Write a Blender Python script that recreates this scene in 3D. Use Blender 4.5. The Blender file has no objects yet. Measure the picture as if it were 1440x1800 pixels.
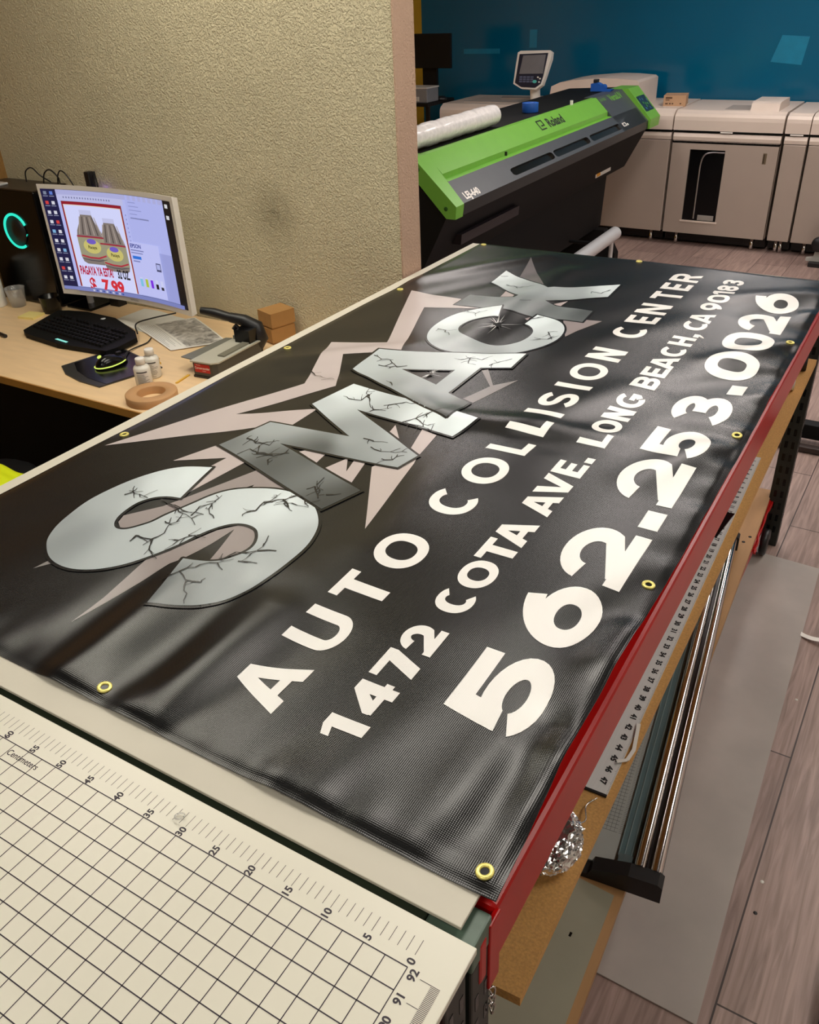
import bpy, bmesh, math, random
import numpy as np
from mathutils import Vector, Matrix
from mathutils.geometry import tessellate_polygon
random.seed(7)
sc = bpy.context.scene
col = sc.collection
PI = math.pi

# ------------------------------------------------------------------ camera
cam_d = bpy.data.cameras.new('camera'); cam = bpy.data.objects.new('camera', cam_d); col.objects.link(cam)
RR = ((0.8575376553, 0.5130499387, -0.0375357186), (0.2412553505, -0.4655443081, -0.8515071068), (-0.4543402091, 0.7211437149, -0.5229978172))
cam.matrix_world = Matrix(((RR[0][0], -RR[1][0], -RR[2][0], 0.2271), (RR[0][1], -RR[1][1], -RR[2][1], -0.4979),
                           (RR[0][2], -RR[1][2], -RR[2][2], 1.8254), (0, 0, 0, 1)))
cam_d.sensor_fit = 'VERTICAL'; cam_d.sensor_height = 36.0; cam_d.lens = 36.0 * 1481.514 / 1800.0
cam_d.clip_start = 0.02; cam_d.clip_end = 60
sc.camera = cam

# ------------------------------------------------------------------ world, exposure
w = bpy.data.worlds.new('world'); sc.world = w; w.use_nodes = True
w.node_tree.nodes['Background'].inputs[0].default_value = (0.9, 0.95, 1.0, 1)
w.node_tree.nodes['Background'].inputs[1].default_value = 0.05
sc.view_settings.view_transform = 'Standard'
sc.view_settings.look = 'None'
sc.view_settings.gamma = 1.0
sc.view_settings.use_curve_mapping = False
sc.view_settings.exposure = 0.06
LIGHT_W = 9.0        # brightness of the ceiling panels
# x, y, length along x, length along y, strength factor, colour
CEILING_LIGHTS = [(-0.6, 1.35, 0.6, 1.2, 1.0, (1.0, .94, .84)), (1.2, 1.35, 0.6, 1.2, 1.0, (1.0, .94, .84)), (-1.95, 1.10, 0.6, 1.2, 1.0, (1.0, .94, .80)),
                  (-0.6, -1.1, 0.6, 1.2, 0.7, (1.0, .94, .84)), (1.2, -1.1, 0.6, 1.2, 0.5, (1.0, .94, .84)), (0.9, 3.8, 0.6, 1.2, 1.2, (1.0, .91, .86)), (-0.9, 3.8, 0.6, 1.2, 1.0, (1.0, .91, .86)),
                  (-2.6, 4.6, 0.6, 1.2, 1.2, (1.0, .91, .86)), (-0.8, 5.9, 0.6, 1.2, 1.2, (1.0, .91, .86)), (1.3, 5.9, 0.6, 1.2, 1.1, (1.0, .91, .86))]
ROOM_Z = 2.75

# ------------------------------------------------------------------ materials
def L(r, g, b):
    f = lambda c: (c / 255 / 12.92) if c <= 10.3 else ((c / 255 + .055) / 1.055) ** 2.4
    return (f(r), f(g), f(b))
def pm(name, c, rough=.5, metal=0.0, var=.06, vs=12.0, bump=0.0, bs=60.0, spec=.5, trans=0.0, emit=None, es=0.0, alpha=1.0, coat=0.0, stretch=(1, 1, 1)):
    m = bpy.data.materials.new(name); m.use_nodes = True
    nt = m.node_tree; b = nt.nodes['Principled BSDF']
    b.inputs['Roughness'].default_value = rough; b.inputs['Metallic'].default_value = metal
    b.inputs['Specular IOR Level'].default_value = spec; b.inputs['Transmission Weight'].default_value = trans
    b.inputs['Alpha'].default_value = alpha; b.inputs['Coat Weight'].default_value = coat
    tc = nt.nodes.new('ShaderNodeTexCoord'); mp = nt.nodes.new('ShaderNodeMapping'); mp.inputs['Scale'].default_value = stretch
    nt.links.new(tc.outputs['Object'], mp.inputs[0])
    n = nt.nodes.new('ShaderNodeTexNoise'); n.inputs['Scale'].default_value = vs; n.inputs['Detail'].default_value = 4
    nt.links.new(mp.outputs[0], n.inputs['Vector'])
    r = nt.nodes.new('ShaderNodeValToRGB'); r.color_ramp.elements[0].position = .3; r.color_ramp.elements[1].position = .7
    r.color_ramp.elements[0].color = tuple(max(0, v * (1 - var)) for v in c) + (1,)
    r.color_ramp.elements[1].color = tuple(min(1, v * (1 + var)) for v in c) + (1,)
    nt.links.new(n.outputs['Fac'], r.inputs[0]); nt.links.new(r.outputs[0], b.inputs['Base Color'])
    if bump:
        n2 = nt.nodes.new('ShaderNodeTexNoise'); n2.inputs['Scale'].default_value = bs; n2.inputs['Detail'].default_value = 3
        nt.links.new(mp.outputs[0], n2.inputs['Vector'])
        bp = nt.nodes.new('ShaderNodeBump'); bp.inputs['Strength'].default_value = bump; bp.inputs['Distance'].default_value = .004
        nt.links.new(n2.outputs['Fac'], bp.inputs['Height']); nt.links.new(bp.outputs[0], b.inputs['Normal'])
    if emit:
        b.inputs['Emission Color'].default_value = (*emit, 1); b.inputs['Emission Strength'].default_value = es
    return m
def emis(name, c, s=1.0):
    return pm(name, (0.01, 0.01, 0.01), .4, var=0, emit=c, es=s)

# ------------------------------------------------------------------ mesh helpers (all in world metres)
class MB:
    def __init__(s): s.bm = bmesh.new(); s.mats = []
    def mi(s, m):
        if m not in s.mats: s.mats.append(m)
        return s.mats.index(m)
    def face(s, pts, m, smooth=False):
        vs = [s.bm.verts.new(p) for p in pts]
        try: f = s.bm.faces.new(vs)
        except ValueError: return None
        f.material_index = s.mi(m); f.smooth = smooth
        return f
    def add(s, verts, faces, m, smooth=False):
        vs = [s.bm.verts.new(v) for v in verts]; k = s.mi(m)
        for f in faces:
            try:
                q = s.bm.faces.new([vs[i] for i in f]); q.material_index = k; q.smooth = smooth
            except ValueError: pass
        return s
    def box(s, x0, x1, y0, y1, z0, z1, m, bev=0.0, T=None):
        t = bmesh.new(); bmesh.ops.create_cube(t, size=1.0)
        for v in t.verts: v.co = Vector(((v.co.x + .5) * (x1 - x0) + x0, (v.co.y + .5) * (y1 - y0) + y0, (v.co.z + .5) * (z1 - z0) + z0))
        if bev: bmesh.ops.bevel(t, geom=t.edges[:], offset=bev, segments=2, affect='EDGES', profile=.5)
        if T: t.transform(T)
        return s.merge(t, m)
    def merge(s, t, m, smooth=False):
        t.verts.index_update()
        s.add([v.co.copy() for v in t.verts], [[v.index for v in f.verts] for f in t.faces], m, smooth); t.free(); return s
    def prism(s, poly, fn, d0, d1, m):
        """extrude 2-D outline: fn(a, b, d) -> 3-D point"""
        n = len(poly); tri = tessellate_polygon([[Vector((a, b, 0)) for a, b in poly]])
        vs = [fn(a, b, d0) for a, b in poly] + [fn(a, b, d1) for a, b in poly]
        fs = [list(t) for t in tri] + [[i + n for i in reversed(t)] for t in tri] + [[i, (i + 1) % n, (i + 1) % n + n, i + n] for i in range(n)]
        s.add(vs, fs, m); return s
    def flat(s, loops, fn, m):
        tri = tessellate_polygon([[Vector((a, b, 0)) for a, b in lp] for lp in loops])
        al = [p for lp in loops for p in lp]
        s.add([fn(a, b) for a, b in al], [list(t) for t in tri], m); return s
    def tube(s, pts, r, m, n=10, cap=True, closed=False):
        pts = [Vector(p) for p in pts]; k = len(pts); rs = r if isinstance(r, (list, tuple)) else [r] * k
        up = None; rings = []
        for i, p in enumerate(pts):
            if closed: d = pts[(i + 1) % k] - pts[i - 1]
            else: d = pts[min(i + 1, k - 1)] - pts[max(i - 1, 0)]
            d.normalize()
            if up is None: up = Vector((0, 0, 1)) if abs(d.z) < .9 else Vector((1, 0, 0))
            a = d.cross(up).normalized(); up = a.cross(d).normalized()
            rings.append([p + (a * math.cos(2 * PI * j / n) + up * math.sin(2 * PI * j / n)) * rs[i] for j in range(n)])
        vs = [v for q in rings for v in q]; fs = []
        for i in range(k if closed else k - 1):
            for j in range(n): fs.append([i * n + j, i * n + (j + 1) % n, ((i + 1) % k) * n + (j + 1) % n, ((i + 1) % k) * n + j])
        s.add(vs, fs, m, True)
        if cap and not closed:
            s.face(list(reversed(rings[0])), m); s.face(rings[-1], m)
        return s
    def lathe(s, prof, c, m, n=28, axis='z', T=None):
        """prof: (radius, height) pairs turned about the axis through c"""
        vs = []; fs = []; c = Vector(c)
        for r, h in prof:
            for j in range(n):
                a = 2 * PI * j / n; p = (r * math.cos(a), r * math.sin(a), h)
                if axis == 'x': p = (p[2], p[0], p[1])
                if axis == 'y': p = (p[0], p[2], p[1])
                p = Vector(p)
                if T: p = T @ p
                vs.append(c + p)
        for i in range(len(prof) - 1):
            for j in range(n): fs.append([i * n + j, i * n + (j + 1) % n, (i + 1) * n + (j + 1) % n, (i + 1) * n + j])
        s.add(vs, fs, m, True); return s
    def text(s, string, size, fn, m, bold=0.0, align='CENTER', ex=1.0):
        cu = bpy.data.curves.new('t', 'FONT'); cu.body = string; cu.size = size; cu.align_x = align; cu.align_y = 'CENTER'; cu.offset = bold; cu.resolution_u = 3
        o = bpy.data.objects.new('t', cu); col.objects.link(o)
        dg = bpy.context.evaluated_depsgraph_get(); dg.update()
        me = o.evaluated_get(dg).to_mesh()
        s.add([fn(v.co.x * ex, v.co.y) for v in me.vertices], [list(p.vertices) for p in me.polygons], m)
        o.evaluated_get(dg).to_mesh_clear(); bpy.data.objects.remove(o); bpy.data.curves.remove(cu); return s
    def build(s, name, parent=None, loc=None, **tags):
        bm = s.bm; bmesh.ops.recalc_face_normals(bm, faces=bm.faces[:]) if tags.pop('recalc', True) else None
        if parent is not None: off = world_loc(parent)
        elif loc is not None: off = Vector(loc)
        else:
            xs = [v.co for v in bm.verts]; off = Vector((sum(v.x for v in xs) / len(xs), sum(v.y for v in xs) / len(xs), min(v.z for v in xs)))
        bm.transform(Matrix.Translation(-off))
        me = bpy.data.meshes.new(name); bm.to_mesh(me); bm.free()
        for m in s.mats: me.materials.append(m)
        o = bpy.data.objects.new(name, me); col.objects.link(o)
        if parent is not None: o.parent = parent
        else: o.location = off
        for k, v in tags.items():
            if v is not None: o[k] = v
        return o
def world_loc(o):
    p = Vector(o.location)
    while o.parent: o = o.parent; p += Vector(o.location)
    return p
def thing(name, loc, label, category, group=None):
    o = bpy.data.objects.new(name, None); col.objects.link(o); o.location = loc; o.empty_display_size = .05
    o['label'] = label; o['category'] = category
    if group: o['group'] = group
    return o
def struct(mb, name, **k): return mb.build(name, kind='structure', **k)
def smooth_curve(pts, n=8):
    """Catmull-Rom through points"""
    P = [Vector(p) for p in pts]; P = [P[0] * 2 - P[1]] + P + [P[-1] * 2 - P[-2]]; out = []
    for i in range(1, len(P) - 2):
        for j in range(n):
            t = j / n; a, b, c, d = P[i - 1:i + 3]
            out.append(.5 * ((2 * b) + (c - a) * t + (2 * a - 5 * b + 4 * c - d) * t * t + (3 * b - a - 3 * c + d) * t ** 3))
    out.append(P[-2]); return out

# ------------------------------------------------------------------ shared materials
M_black = pm('black_plastic', L(22, 22, 24), .42, var=.15)
M_blackmat = pm('black_matte_metal', L(8, 8, 9), .6, var=.15, spec=.25)
M_gloss = pm('glossy_black', L(8, 8, 10), .2, spec=.35)
M_white = pm('white_plastic', L(236, 232, 224), .35, var=.02)
M_chrome = pm('chrome', (.75, .72, .70), .12, 1.0, var=.04)
M_steel = pm('brushed_steel', (.55, .55, .56), .32, 1.0, var=.05, stretch=(60, 1, 1))
M_silver = pm('satin_aluminium', (.66, .66, .67), .38, .35, var=.04, stretch=(30, 1, 1))
M_red = pm('red_rack_paint', L(178, 10, 8), .3, var=.06, spec=.35)
M_green = pm('sage_green_rack_paint', L(84, 104, 90), .4, var=.12, vs=30, bump=.1)
M_dgreen = pm('dark_green_rack_paint', L(40, 50, 34), .5, var=.1)
M_particle = None
ART_S = [(-0.9027,0.4648),(-0.9246,0.4581),(-0.9423,0.4471),(-0.9552,0.4314),(-0.9639,0.4063),(-0.9622,0.3722),(-0.9545,0.3482),(-0.9411,0.3327),(-0.9267,0.3288),(-0.9118,0.3358),(-0.8987,0.3549),(-0.8882,0.3769),(-0.8831,0.4047),(-0.8741,0.4352),(-0.865,0.4663),(-0.8557,0.4982),(-0.8416,0.5257),(-0.8212,0.5464),(-0.7924,0.564),(-0.7604,0.5777),(-0.7278,0.5833),(-0.6949,0.5811),(-0.6574,0.5649),(-0.6293,0.5409),(-0.6067,0.5113),(-0.5914,0.4756),(-0.5825,0.4385),(-0.5798,0.3925),(-0.5811,0.3535),(-0.5874,0.3165),(-0.596,0.289),(-0.6093,0.2627),(-0.6263,0.241),(-0.645,0.2217),(-0.6725,0.202),(-0.7043,0.1868),(-0.7471,0.3113),(-0.7243,0.3162),(-0.7003,0.3274),(-0.6825,0.3455),(-0.6677,0.3788),(-0.667,0.4038),(-0.6786,0.4284),(-0.697,0.4464),(-0.719,0.4511),(-0.74,0.4458),(-0.7573,0.4303),(-0.7712,0.4053),(-0.7808,0.3764),(-0.7868,0.35),(-0.797,0.3181),(-0.8095,0.2893),(-0.8273,0.2567),(-0.8503,0.2296),(-0.8766,0.2107),(-0.9068,0.1997),(-0.9391,0.1991),(-0.97,0.2083),(-1.0018,0.2294),(-1.0218,0.2502),(-1.0395,0.2814),(-1.0517,0.3214),(-1.0597,0.3747),(-1.0529,0.4339),(-1.0371,0.4876),(-1.0112,0.5338),(-0.9795,0.5632),(-0.9294,0.5857)]
ART_M = [(-0.9898,0.6727),(-0.9633,0.8158),(-0.7583,0.8346),(-0.9366,0.9387),(-0.9152,1.0828),(-0.5451,1.0299),(-0.5595,0.9365),(-0.8251,0.9632),(-0.58,0.8253),(-0.5912,0.763),(-0.8712,0.7359),(-0.6064,0.6514),(-0.6345,0.5603)]
ART_A = [(-0.9765,1.1684),(-0.9791,1.3006),(-0.6129,1.4426),(-0.6075,1.3374),(-0.6765,1.3043),(-0.6792,1.1385),(-0.6068,1.1075),(-0.6089,1.001)]
ART_AH = [(-0.8571,1.2164),(-0.7288,1.2654),(-0.7287,1.1665)]
ART_C = [(-0.8353,1.762),(-0.8735,1.7388),(-0.907,1.7043),(-0.9346,1.6592),(-0.9477,1.601),(-0.9473,1.538),(-0.9336,1.4834),(-0.9081,1.4367),(-0.8743,1.4039),(-0.8335,1.3838),(-0.7965,1.3797),(-0.7611,1.3829),(-0.7285,1.3907),(-0.6817,1.4085),(-0.642,1.4408),(-0.6156,1.479),(-0.5943,1.5308),(-0.5851,1.5877),(-0.5904,1.6429),(-0.606,1.6869),(-0.6307,1.7194),(-0.6673,1.7441),(-0.6926,1.7546),(-0.7194,1.7611),(-0.7204,1.6728),(-0.6993,1.6612),(-0.6775,1.6331),(-0.6661,1.5993),(-0.665,1.5585),(-0.6739,1.522),(-0.6984,1.4898),(-0.7308,1.4745),(-0.7719,1.476),(-0.8151,1.4916),(-0.8482,1.5147),(-0.8699,1.5474),(-0.8765,1.5795),(-0.8692,1.6188),(-0.8466,1.6474),(-0.8194,1.6671),(-0.8038,1.6706)]
ART_K = [(-0.981,1.7336),(-0.9845,1.8415),(-0.8358,1.8496),(-0.8325,1.8716),(-0.9878,2.0),(-0.9959,2.1307),(-0.7847,1.9905),(-0.7727,2.0111),(-0.5949,2.1337),(-0.5885,1.9972),(-0.7201,1.9076),(-0.7459,1.8797),(-0.7038,1.8607),(-0.5831,1.8514),(-0.5759,1.7481),(-0.766,1.7361)]
ART_SHARDS = [([(-1.2206,0.5595),(-1.1377,0.7862),(-1.0317,1.0352),(-1.0614,1.1027),(-1.142,1.3058),(-0.998,1.3684),(-1.1828,1.8117),(-0.988,1.7917),(-0.8807,1.7317),(-1.0565,1.6756),(-0.9269,1.3258),(-1.0472,1.2275),(-0.9505,1.0549),(-1.0679,0.8186),(-0.9107,0.9248),(-0.9104,0.8249),(-0.9716,0.7879)],(0.5,0.435,0.425)),([(-1.0289,0.5734),(-0.9933,0.6766),(-0.8847,0.6341),(-0.9043,0.4842),(-0.9027,0.4648),(-0.9294,0.5857),(-0.9378,0.5916),(-0.9331,0.6326)],(0.5,0.435,0.425)),([(-0.9461,0.3467),(-0.9544,0.3676),(-0.9123,0.4285),(-0.8417,0.6202),(-0.7362,0.5873),(-0.8043,0.5523),(-0.8085,0.5737),(-0.8196,0.551),(-0.8613,0.4862),(-0.8882,0.3769),(-0.9118,0.3358),(-0.9254,0.3328)],(0.3,0.26,0.255)),([(-0.8101,0.3001),(-0.7902,0.3217),(-0.7606,0.4108),(-0.7327,0.448),(-0.7388,0.3752),(-0.7488,0.3104),(-0.7595,0.2904),(-0.7881,0.1041),(-0.7912,0.172)],(0.3,0.26,0.255)),([(-0.7391,0.4447),(-0.719,0.4511),(-0.697,0.4464),(-0.676,0.4236),(-0.6677,0.3788),(-0.6869,0.3395),(-0.7056,0.3332)],(0.3,0.26,0.255)),([(-0.9642,0.17),(-0.9583,0.2057),(-0.9451,0.1995)],(0.25,0.23,0.22)),([(-0.8133,0.7265),(-0.8043,0.7409),(-0.7574,0.744),(-0.7523,0.7045),(-0.7905,0.7187)],(0.5,0.435,0.425)),([(-0.724,0.6954),(-0.7067,0.7527),(-0.6771,0.7042),(-0.6894,0.751),(-0.6639,0.7567),(-0.6418,0.6716)],(0.5,0.435,0.425)),([(-0.6931,0.8904),(-0.7017,0.9337),(-0.6586,0.8789)],(0.5,0.435,0.425)),([(-0.6121,0.8488),(-0.6358,0.939),(-0.5937,0.9286),(-0.5804,0.8304)],(0.5,0.435,0.425)),([(-0.6414,0.7439),(-0.6391,0.7532),(-0.5873,0.758),(-0.5809,0.8269),(-0.5707,0.7934),(-0.5203,0.5364)],(0.52,0.45,0.43)),([(-0.6352,1.1234),(-0.6071,1.2178),(-0.6687,1.2941),(-0.6564,1.307),(-0.6034,1.226),(-0.562,1.2784),(-0.6034,1.1056)],(0.22,0.2,0.2)),([(-0.9787,2.2979),(-0.9207,2.0595),(-0.7919,1.9874)],(0.15,0.135,0.14)),([(-0.885,1.8523),(-0.8977,1.9231),(-0.8469,1.8735),(-0.8438,1.8501)],(0.45,0.38,0.38)),([(-0.7232,1.8599),(-0.6872,1.9182),(-0.6906,1.8509)],(0.45,0.38,0.38)),([(-0.738,1.7117),(-0.7247,1.7456),(-0.7086,1.7362),(-0.7227,1.7005)],(0.32,0.27,0.27)),([(-0.5749,1.6169),(-0.6295,1.7378),(-0.5786,1.7702),(-0.5283,1.7807),(-0.5634,1.6723)],(0.28,0.235,0.235))]
ART_ANCH = {'S':[((-0.9781,0.2547),0.34),((-1.0448,0.2841),0.4),((-1.0293,0.4086),0.52),((-0.977,0.5114),0.8),((-0.9519,0.5507),0.86),((-0.8662,0.3134),0.55),((-0.8236,0.3995),0.62),((-0.7785,0.4906),0.74),((-0.7138,0.5475),0.85),((-0.6524,0.5559),0.72),((-0.592,0.4574),0.55),((-0.6106,0.3691),0.5),((-0.6385,0.2993),0.36),((-0.6898,0.2197),0.22),((-0.7119,0.1911),0.18)],'M':[((-0.9799,0.6777),0.2),((-0.9575,0.808),0.42),((-0.7802,0.749),0.1),((-0.6036,0.6574),0.05),((-0.6331,0.5659),0.06),((-0.8304,0.6395),0.1),((-0.7527,0.8374),0.38),((-0.6154,0.8039),0.4),((-0.9176,0.9369),0.62),((-0.901,1.0557),0.85),((-0.6464,1.0022),0.92),((-0.5523,1.0162),0.95),((-0.5848,0.8335),0.42)],'A':[((-0.9748,1.1696),0.55),((-0.9755,1.2936),0.58),((-0.8002,1.1048),0.38),((-0.7045,1.0774),0.2),((-0.6046,1.0064),0.08),((-0.6084,1.0962),0.09),((-0.8163,1.3016),0.55),((-0.6959,1.359),0.8),((-0.6163,1.4321),0.9),((-0.6053,1.3384),0.85),((-0.7004,1.1533),0.4)],'C':[((-0.9297,1.4853),0.62),((-0.9365,1.6154),0.75),((-0.8528,1.7098),0.85),((-0.8637,1.4169),0.45),((-0.7138,1.3947),0.3),((-0.6402,1.5219),0.5),((-0.6156,1.6824),0.7),((-0.6951,1.7259),0.88),((-0.7834,1.4309),0.36)],'K':[((-0.9836,1.7385),0.1),((-0.9614,1.8098),0.13),((-0.9691,2.074),0.85),((-0.9756,2.0006),0.75),((-0.836,1.9613),0.45),((-0.7216,2.012),0.42),((-0.6063,2.1087),0.85),((-0.5796,1.8341),0.1),((-0.7206,1.8275),0.16),((-0.8251,1.81),0.22)]}
ART_CRACKS = [[(-1.0076,0.4198),(-1.0018,0.4367),(-1.0147,0.4535)],[(-1.0018,0.4367),(-0.9834,0.4305),(-0.9564,0.4326)],[(-0.9308,0.4413),(-0.904,0.4373),(-0.8658,0.4265),(-0.8367,0.4246),(-0.8059,0.4033)],[(-0.904,0.4373),(-0.8521,0.4294),(-0.8176,0.4388)],[(-0.8367,0.4246),(-0.8465,0.4583),(-0.8298,0.4757),(-0.8343,0.4867),(-0.835,0.5089)],[(-0.8298,0.4757),(-0.812,0.4502),(-0.7909,0.4375)],[(-0.8741,0.308),(-0.8762,0.328),(-0.8428,0.3322),(-0.8382,0.3542),(-0.854,0.3864),(-0.8414,0.4012)],[(-0.8428,0.3322),(-0.8201,0.3022),(-0.8076,0.2977)],[(-0.8762,0.328),(-0.842,0.321)],[(-0.854,0.3864),(-0.8666,0.3881)],[(-0.7504,0.4822),(-0.7409,0.4957),(-0.7439,0.5245),(-0.7344,0.5517),(-0.7372,0.5684)],[(-0.7439,0.5245),(-0.7183,0.5511),(-0.7122,0.5632)],[(-0.7183,0.5511),(-0.6903,0.5349),(-0.7072,0.5435),(-0.6577,0.5518)],[(-0.7122,0.5632),(-0.6986,0.5792),(-0.66,0.5549)],[(-0.8055,0.3479),(-0.7907,0.3595),(-0.7902,0.3754),(-0.7586,0.3803)],[(-0.6869,0.3395),(-0.6822,0.3674),(-0.6498,0.3919),(-0.6548,0.4155)],[(-0.6498,0.3919),(-0.6198,0.4077)],[(-0.7343,0.245),(-0.7206,0.276),(-0.6968,0.3236),(-0.6692,0.3524)],[(-0.7206,0.276),(-0.6938,0.2632),(-0.6542,0.2168)],[(-0.6938,0.2632),(-0.6715,0.275),(-0.6714,0.2852)],[(-0.6584,0.351),(-0.6248,0.3617)],[(-0.9539,0.7226),(-0.9173,0.7149),(-0.8857,0.7196),(-0.8934,0.7439)],[(-0.9033,0.7051),(-0.8821,0.6723),(-0.9071,0.6813)],[(-0.8821,0.6723),(-0.8494,0.6889),(-0.8239,0.7071)],[(-0.8465,0.664),(-0.8316,0.6457)],[(-0.7024,0.6047),(-0.6923,0.6192),(-0.6606,0.5898),(-0.7036,0.6418)],[(-0.6566,0.6054),(-0.6331,0.6221)],[(-0.9553,0.7242),(-0.9056,0.7151),(-0.8911,0.7337)],[(-0.9124,0.6841),(-0.8842,0.682),(-0.8464,0.6851),(-0.8289,0.71)],[(-0.7253,0.8397),(-0.6941,0.8384),(-0.6667,0.8466)],[(-0.6888,0.8133),(-0.6579,0.8072),(-0.6272,0.8173),(-0.6072,0.8275)],[(-0.6401,0.7792),(-0.6178,0.7852),(-0.6202,0.8102)],[(-0.8761,1.0023),(-0.8426,1.0119),(-0.8459,1.0448),(-0.8576,1.0531),(-0.8423,1.0676)],[(-0.8459,1.0448),(-0.8132,0.9994),(-0.7902,0.9778),(-0.7984,0.9543)],[(-0.7902,0.9778),(-0.7602,0.9861)],[(-0.7805,1.0088),(-0.7506,1.0368),(-0.7084,1.0443)],[(-0.6924,0.9506),(-0.6749,0.9777),(-0.653,1.0073),(-0.6274,1.0517)],[(-0.6749,0.9777),(-0.6342,0.9553),(-0.6199,0.9684)],[(-0.6881,0.9527),(-0.6263,0.9414),(-0.6008,0.925)],[(-0.9709,1.2615),(-0.9405,1.2507),(-0.9084,1.2577)],[(-0.928,1.2156),(-0.8926,1.2165),(-0.8563,1.2419)],[(-0.8372,1.128),(-0.8185,1.1079)],[(-1.062,1.1034),(-1.0392,1.0909),(-0.9743,1.084)],[(-0.7492,1.3336),(-0.733,1.3559),(-0.7003,1.3569),(-0.6854,1.3933)],[(-0.733,1.3559),(-0.7194,1.319),(-0.6959,1.316)],[(-0.6626,1.3249),(-0.6476,1.3604),(-0.6296,1.3906)],[(-0.9155,1.2544),(-0.8734,1.2239),(-0.8532,1.2379)],[(-0.9185,1.6894),(-0.8809,1.6781),(-0.8579,1.7075)],[(-0.9231,1.5228),(-0.8958,1.5182),(-0.8664,1.5318)],[(-0.8958,1.5182),(-0.8639,1.4822)],[(-0.725,1.7122),(-0.7084,1.729),(-0.6918,1.7458)],[(-0.6333,1.557),(-0.6101,1.5679),(-0.5912,1.6093)],[(-0.6288,1.6251),(-0.5962,1.5744)],[(-0.9865,2.0665),(-0.9633,2.0766)],[(-0.9236,1.9779),(-0.8676,1.9582),(-0.8386,1.982)],[(-0.6499,2.0223),(-0.6166,2.0159),(-0.6031,2.0644)],[(-0.8041,1.8194),(-0.7765,1.8419)]]
ART_RIDGE = [((-0.8002,1.1048),(-0.5835,0.9941),0.005,0.026),((-0.6189,1.0325),(-0.2717,1.0785),0.0055,0.03),((-0.5328,0.9784),(-0.3013,0.9909),-0.003,0.03),((-1.1725,1.1319),(-0.9302,1.3761),0.005,0.03),((-1.0844,1.0666),(-0.9198,1.1875),-0.004,0.025),((-0.8137,1.489),(-0.804,2.2183),0.006,0.04),((-0.7185,1.4381),(-0.6946,1.9918),-0.004,0.035),((-1.2709,1.8714),(-0.9442,2.3531),0.005,0.03),((-1.1045,1.8096),(-0.8297,2.2826),-0.003,0.03),((-0.0168,0.6042),(-0.0953,0.4436),-0.006,0.03),((-0.0209,1.2132),(-0.1508,0.9345),0.006,0.035),((-0.0162,1.192),(-0.1454,1.1873),-0.005,0.03),((-0.0192,1.8135),(-0.1779,1.6058),0.005,0.03),((-0.0017,1.6079),(-0.1925,1.4006),-0.005,0.035),((-0.6007,0.0182),(-0.6111,0.2961),-0.006,0.028),((-0.5346,0.0293),(-0.5232,0.2757),0.006,0.03),((-0.696,0.0188),(-0.7211,0.2919),0.005,0.03),((-0.7616,0.0109),(-0.7545,0.2198),-0.005,0.03),((-0.4564,0.0247),(-0.4187,0.2543),-0.004,0.03),((-0.0506,0.0431),(-0.0457,0.2508),-0.008,0.025),((-0.0293,0.0722),(-0.0132,0.2576),0.008,0.028),((-0.097,0.0342),(-0.0713,0.1928),0.003,0.035),((-0.0273,0.3568),(-0.0161,0.5474),0.006,0.03),((-0.2649,0.044),(-0.204,0.2227),0.003,0.04),((-0.5023,0.5045),(-0.5074,0.804),0.004,0.04),((-0.5229,0.3969),(-0.4143,0.6793),0.003,0.05),((-0.4614,1.0296),(-0.311,1.3429),0.004,0.04),((-0.4769,1.6463),(-0.264,1.9503),0.004,0.05),((-0.2422,2.1318),(-0.0572,2.2751),0.005,0.035),((-0.1497,2.0025),(-0.0321,2.1674),-0.005,0.03),((-1.0313,0.7452),(-1.0285,0.9937),-0.003,0.04),((-1.0125,0.2577),(-0.9602,0.4942),0.003,0.05)]
ART_HOLES = [(-0.7756,1.6085),(-0.773,1.2166)]
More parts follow.
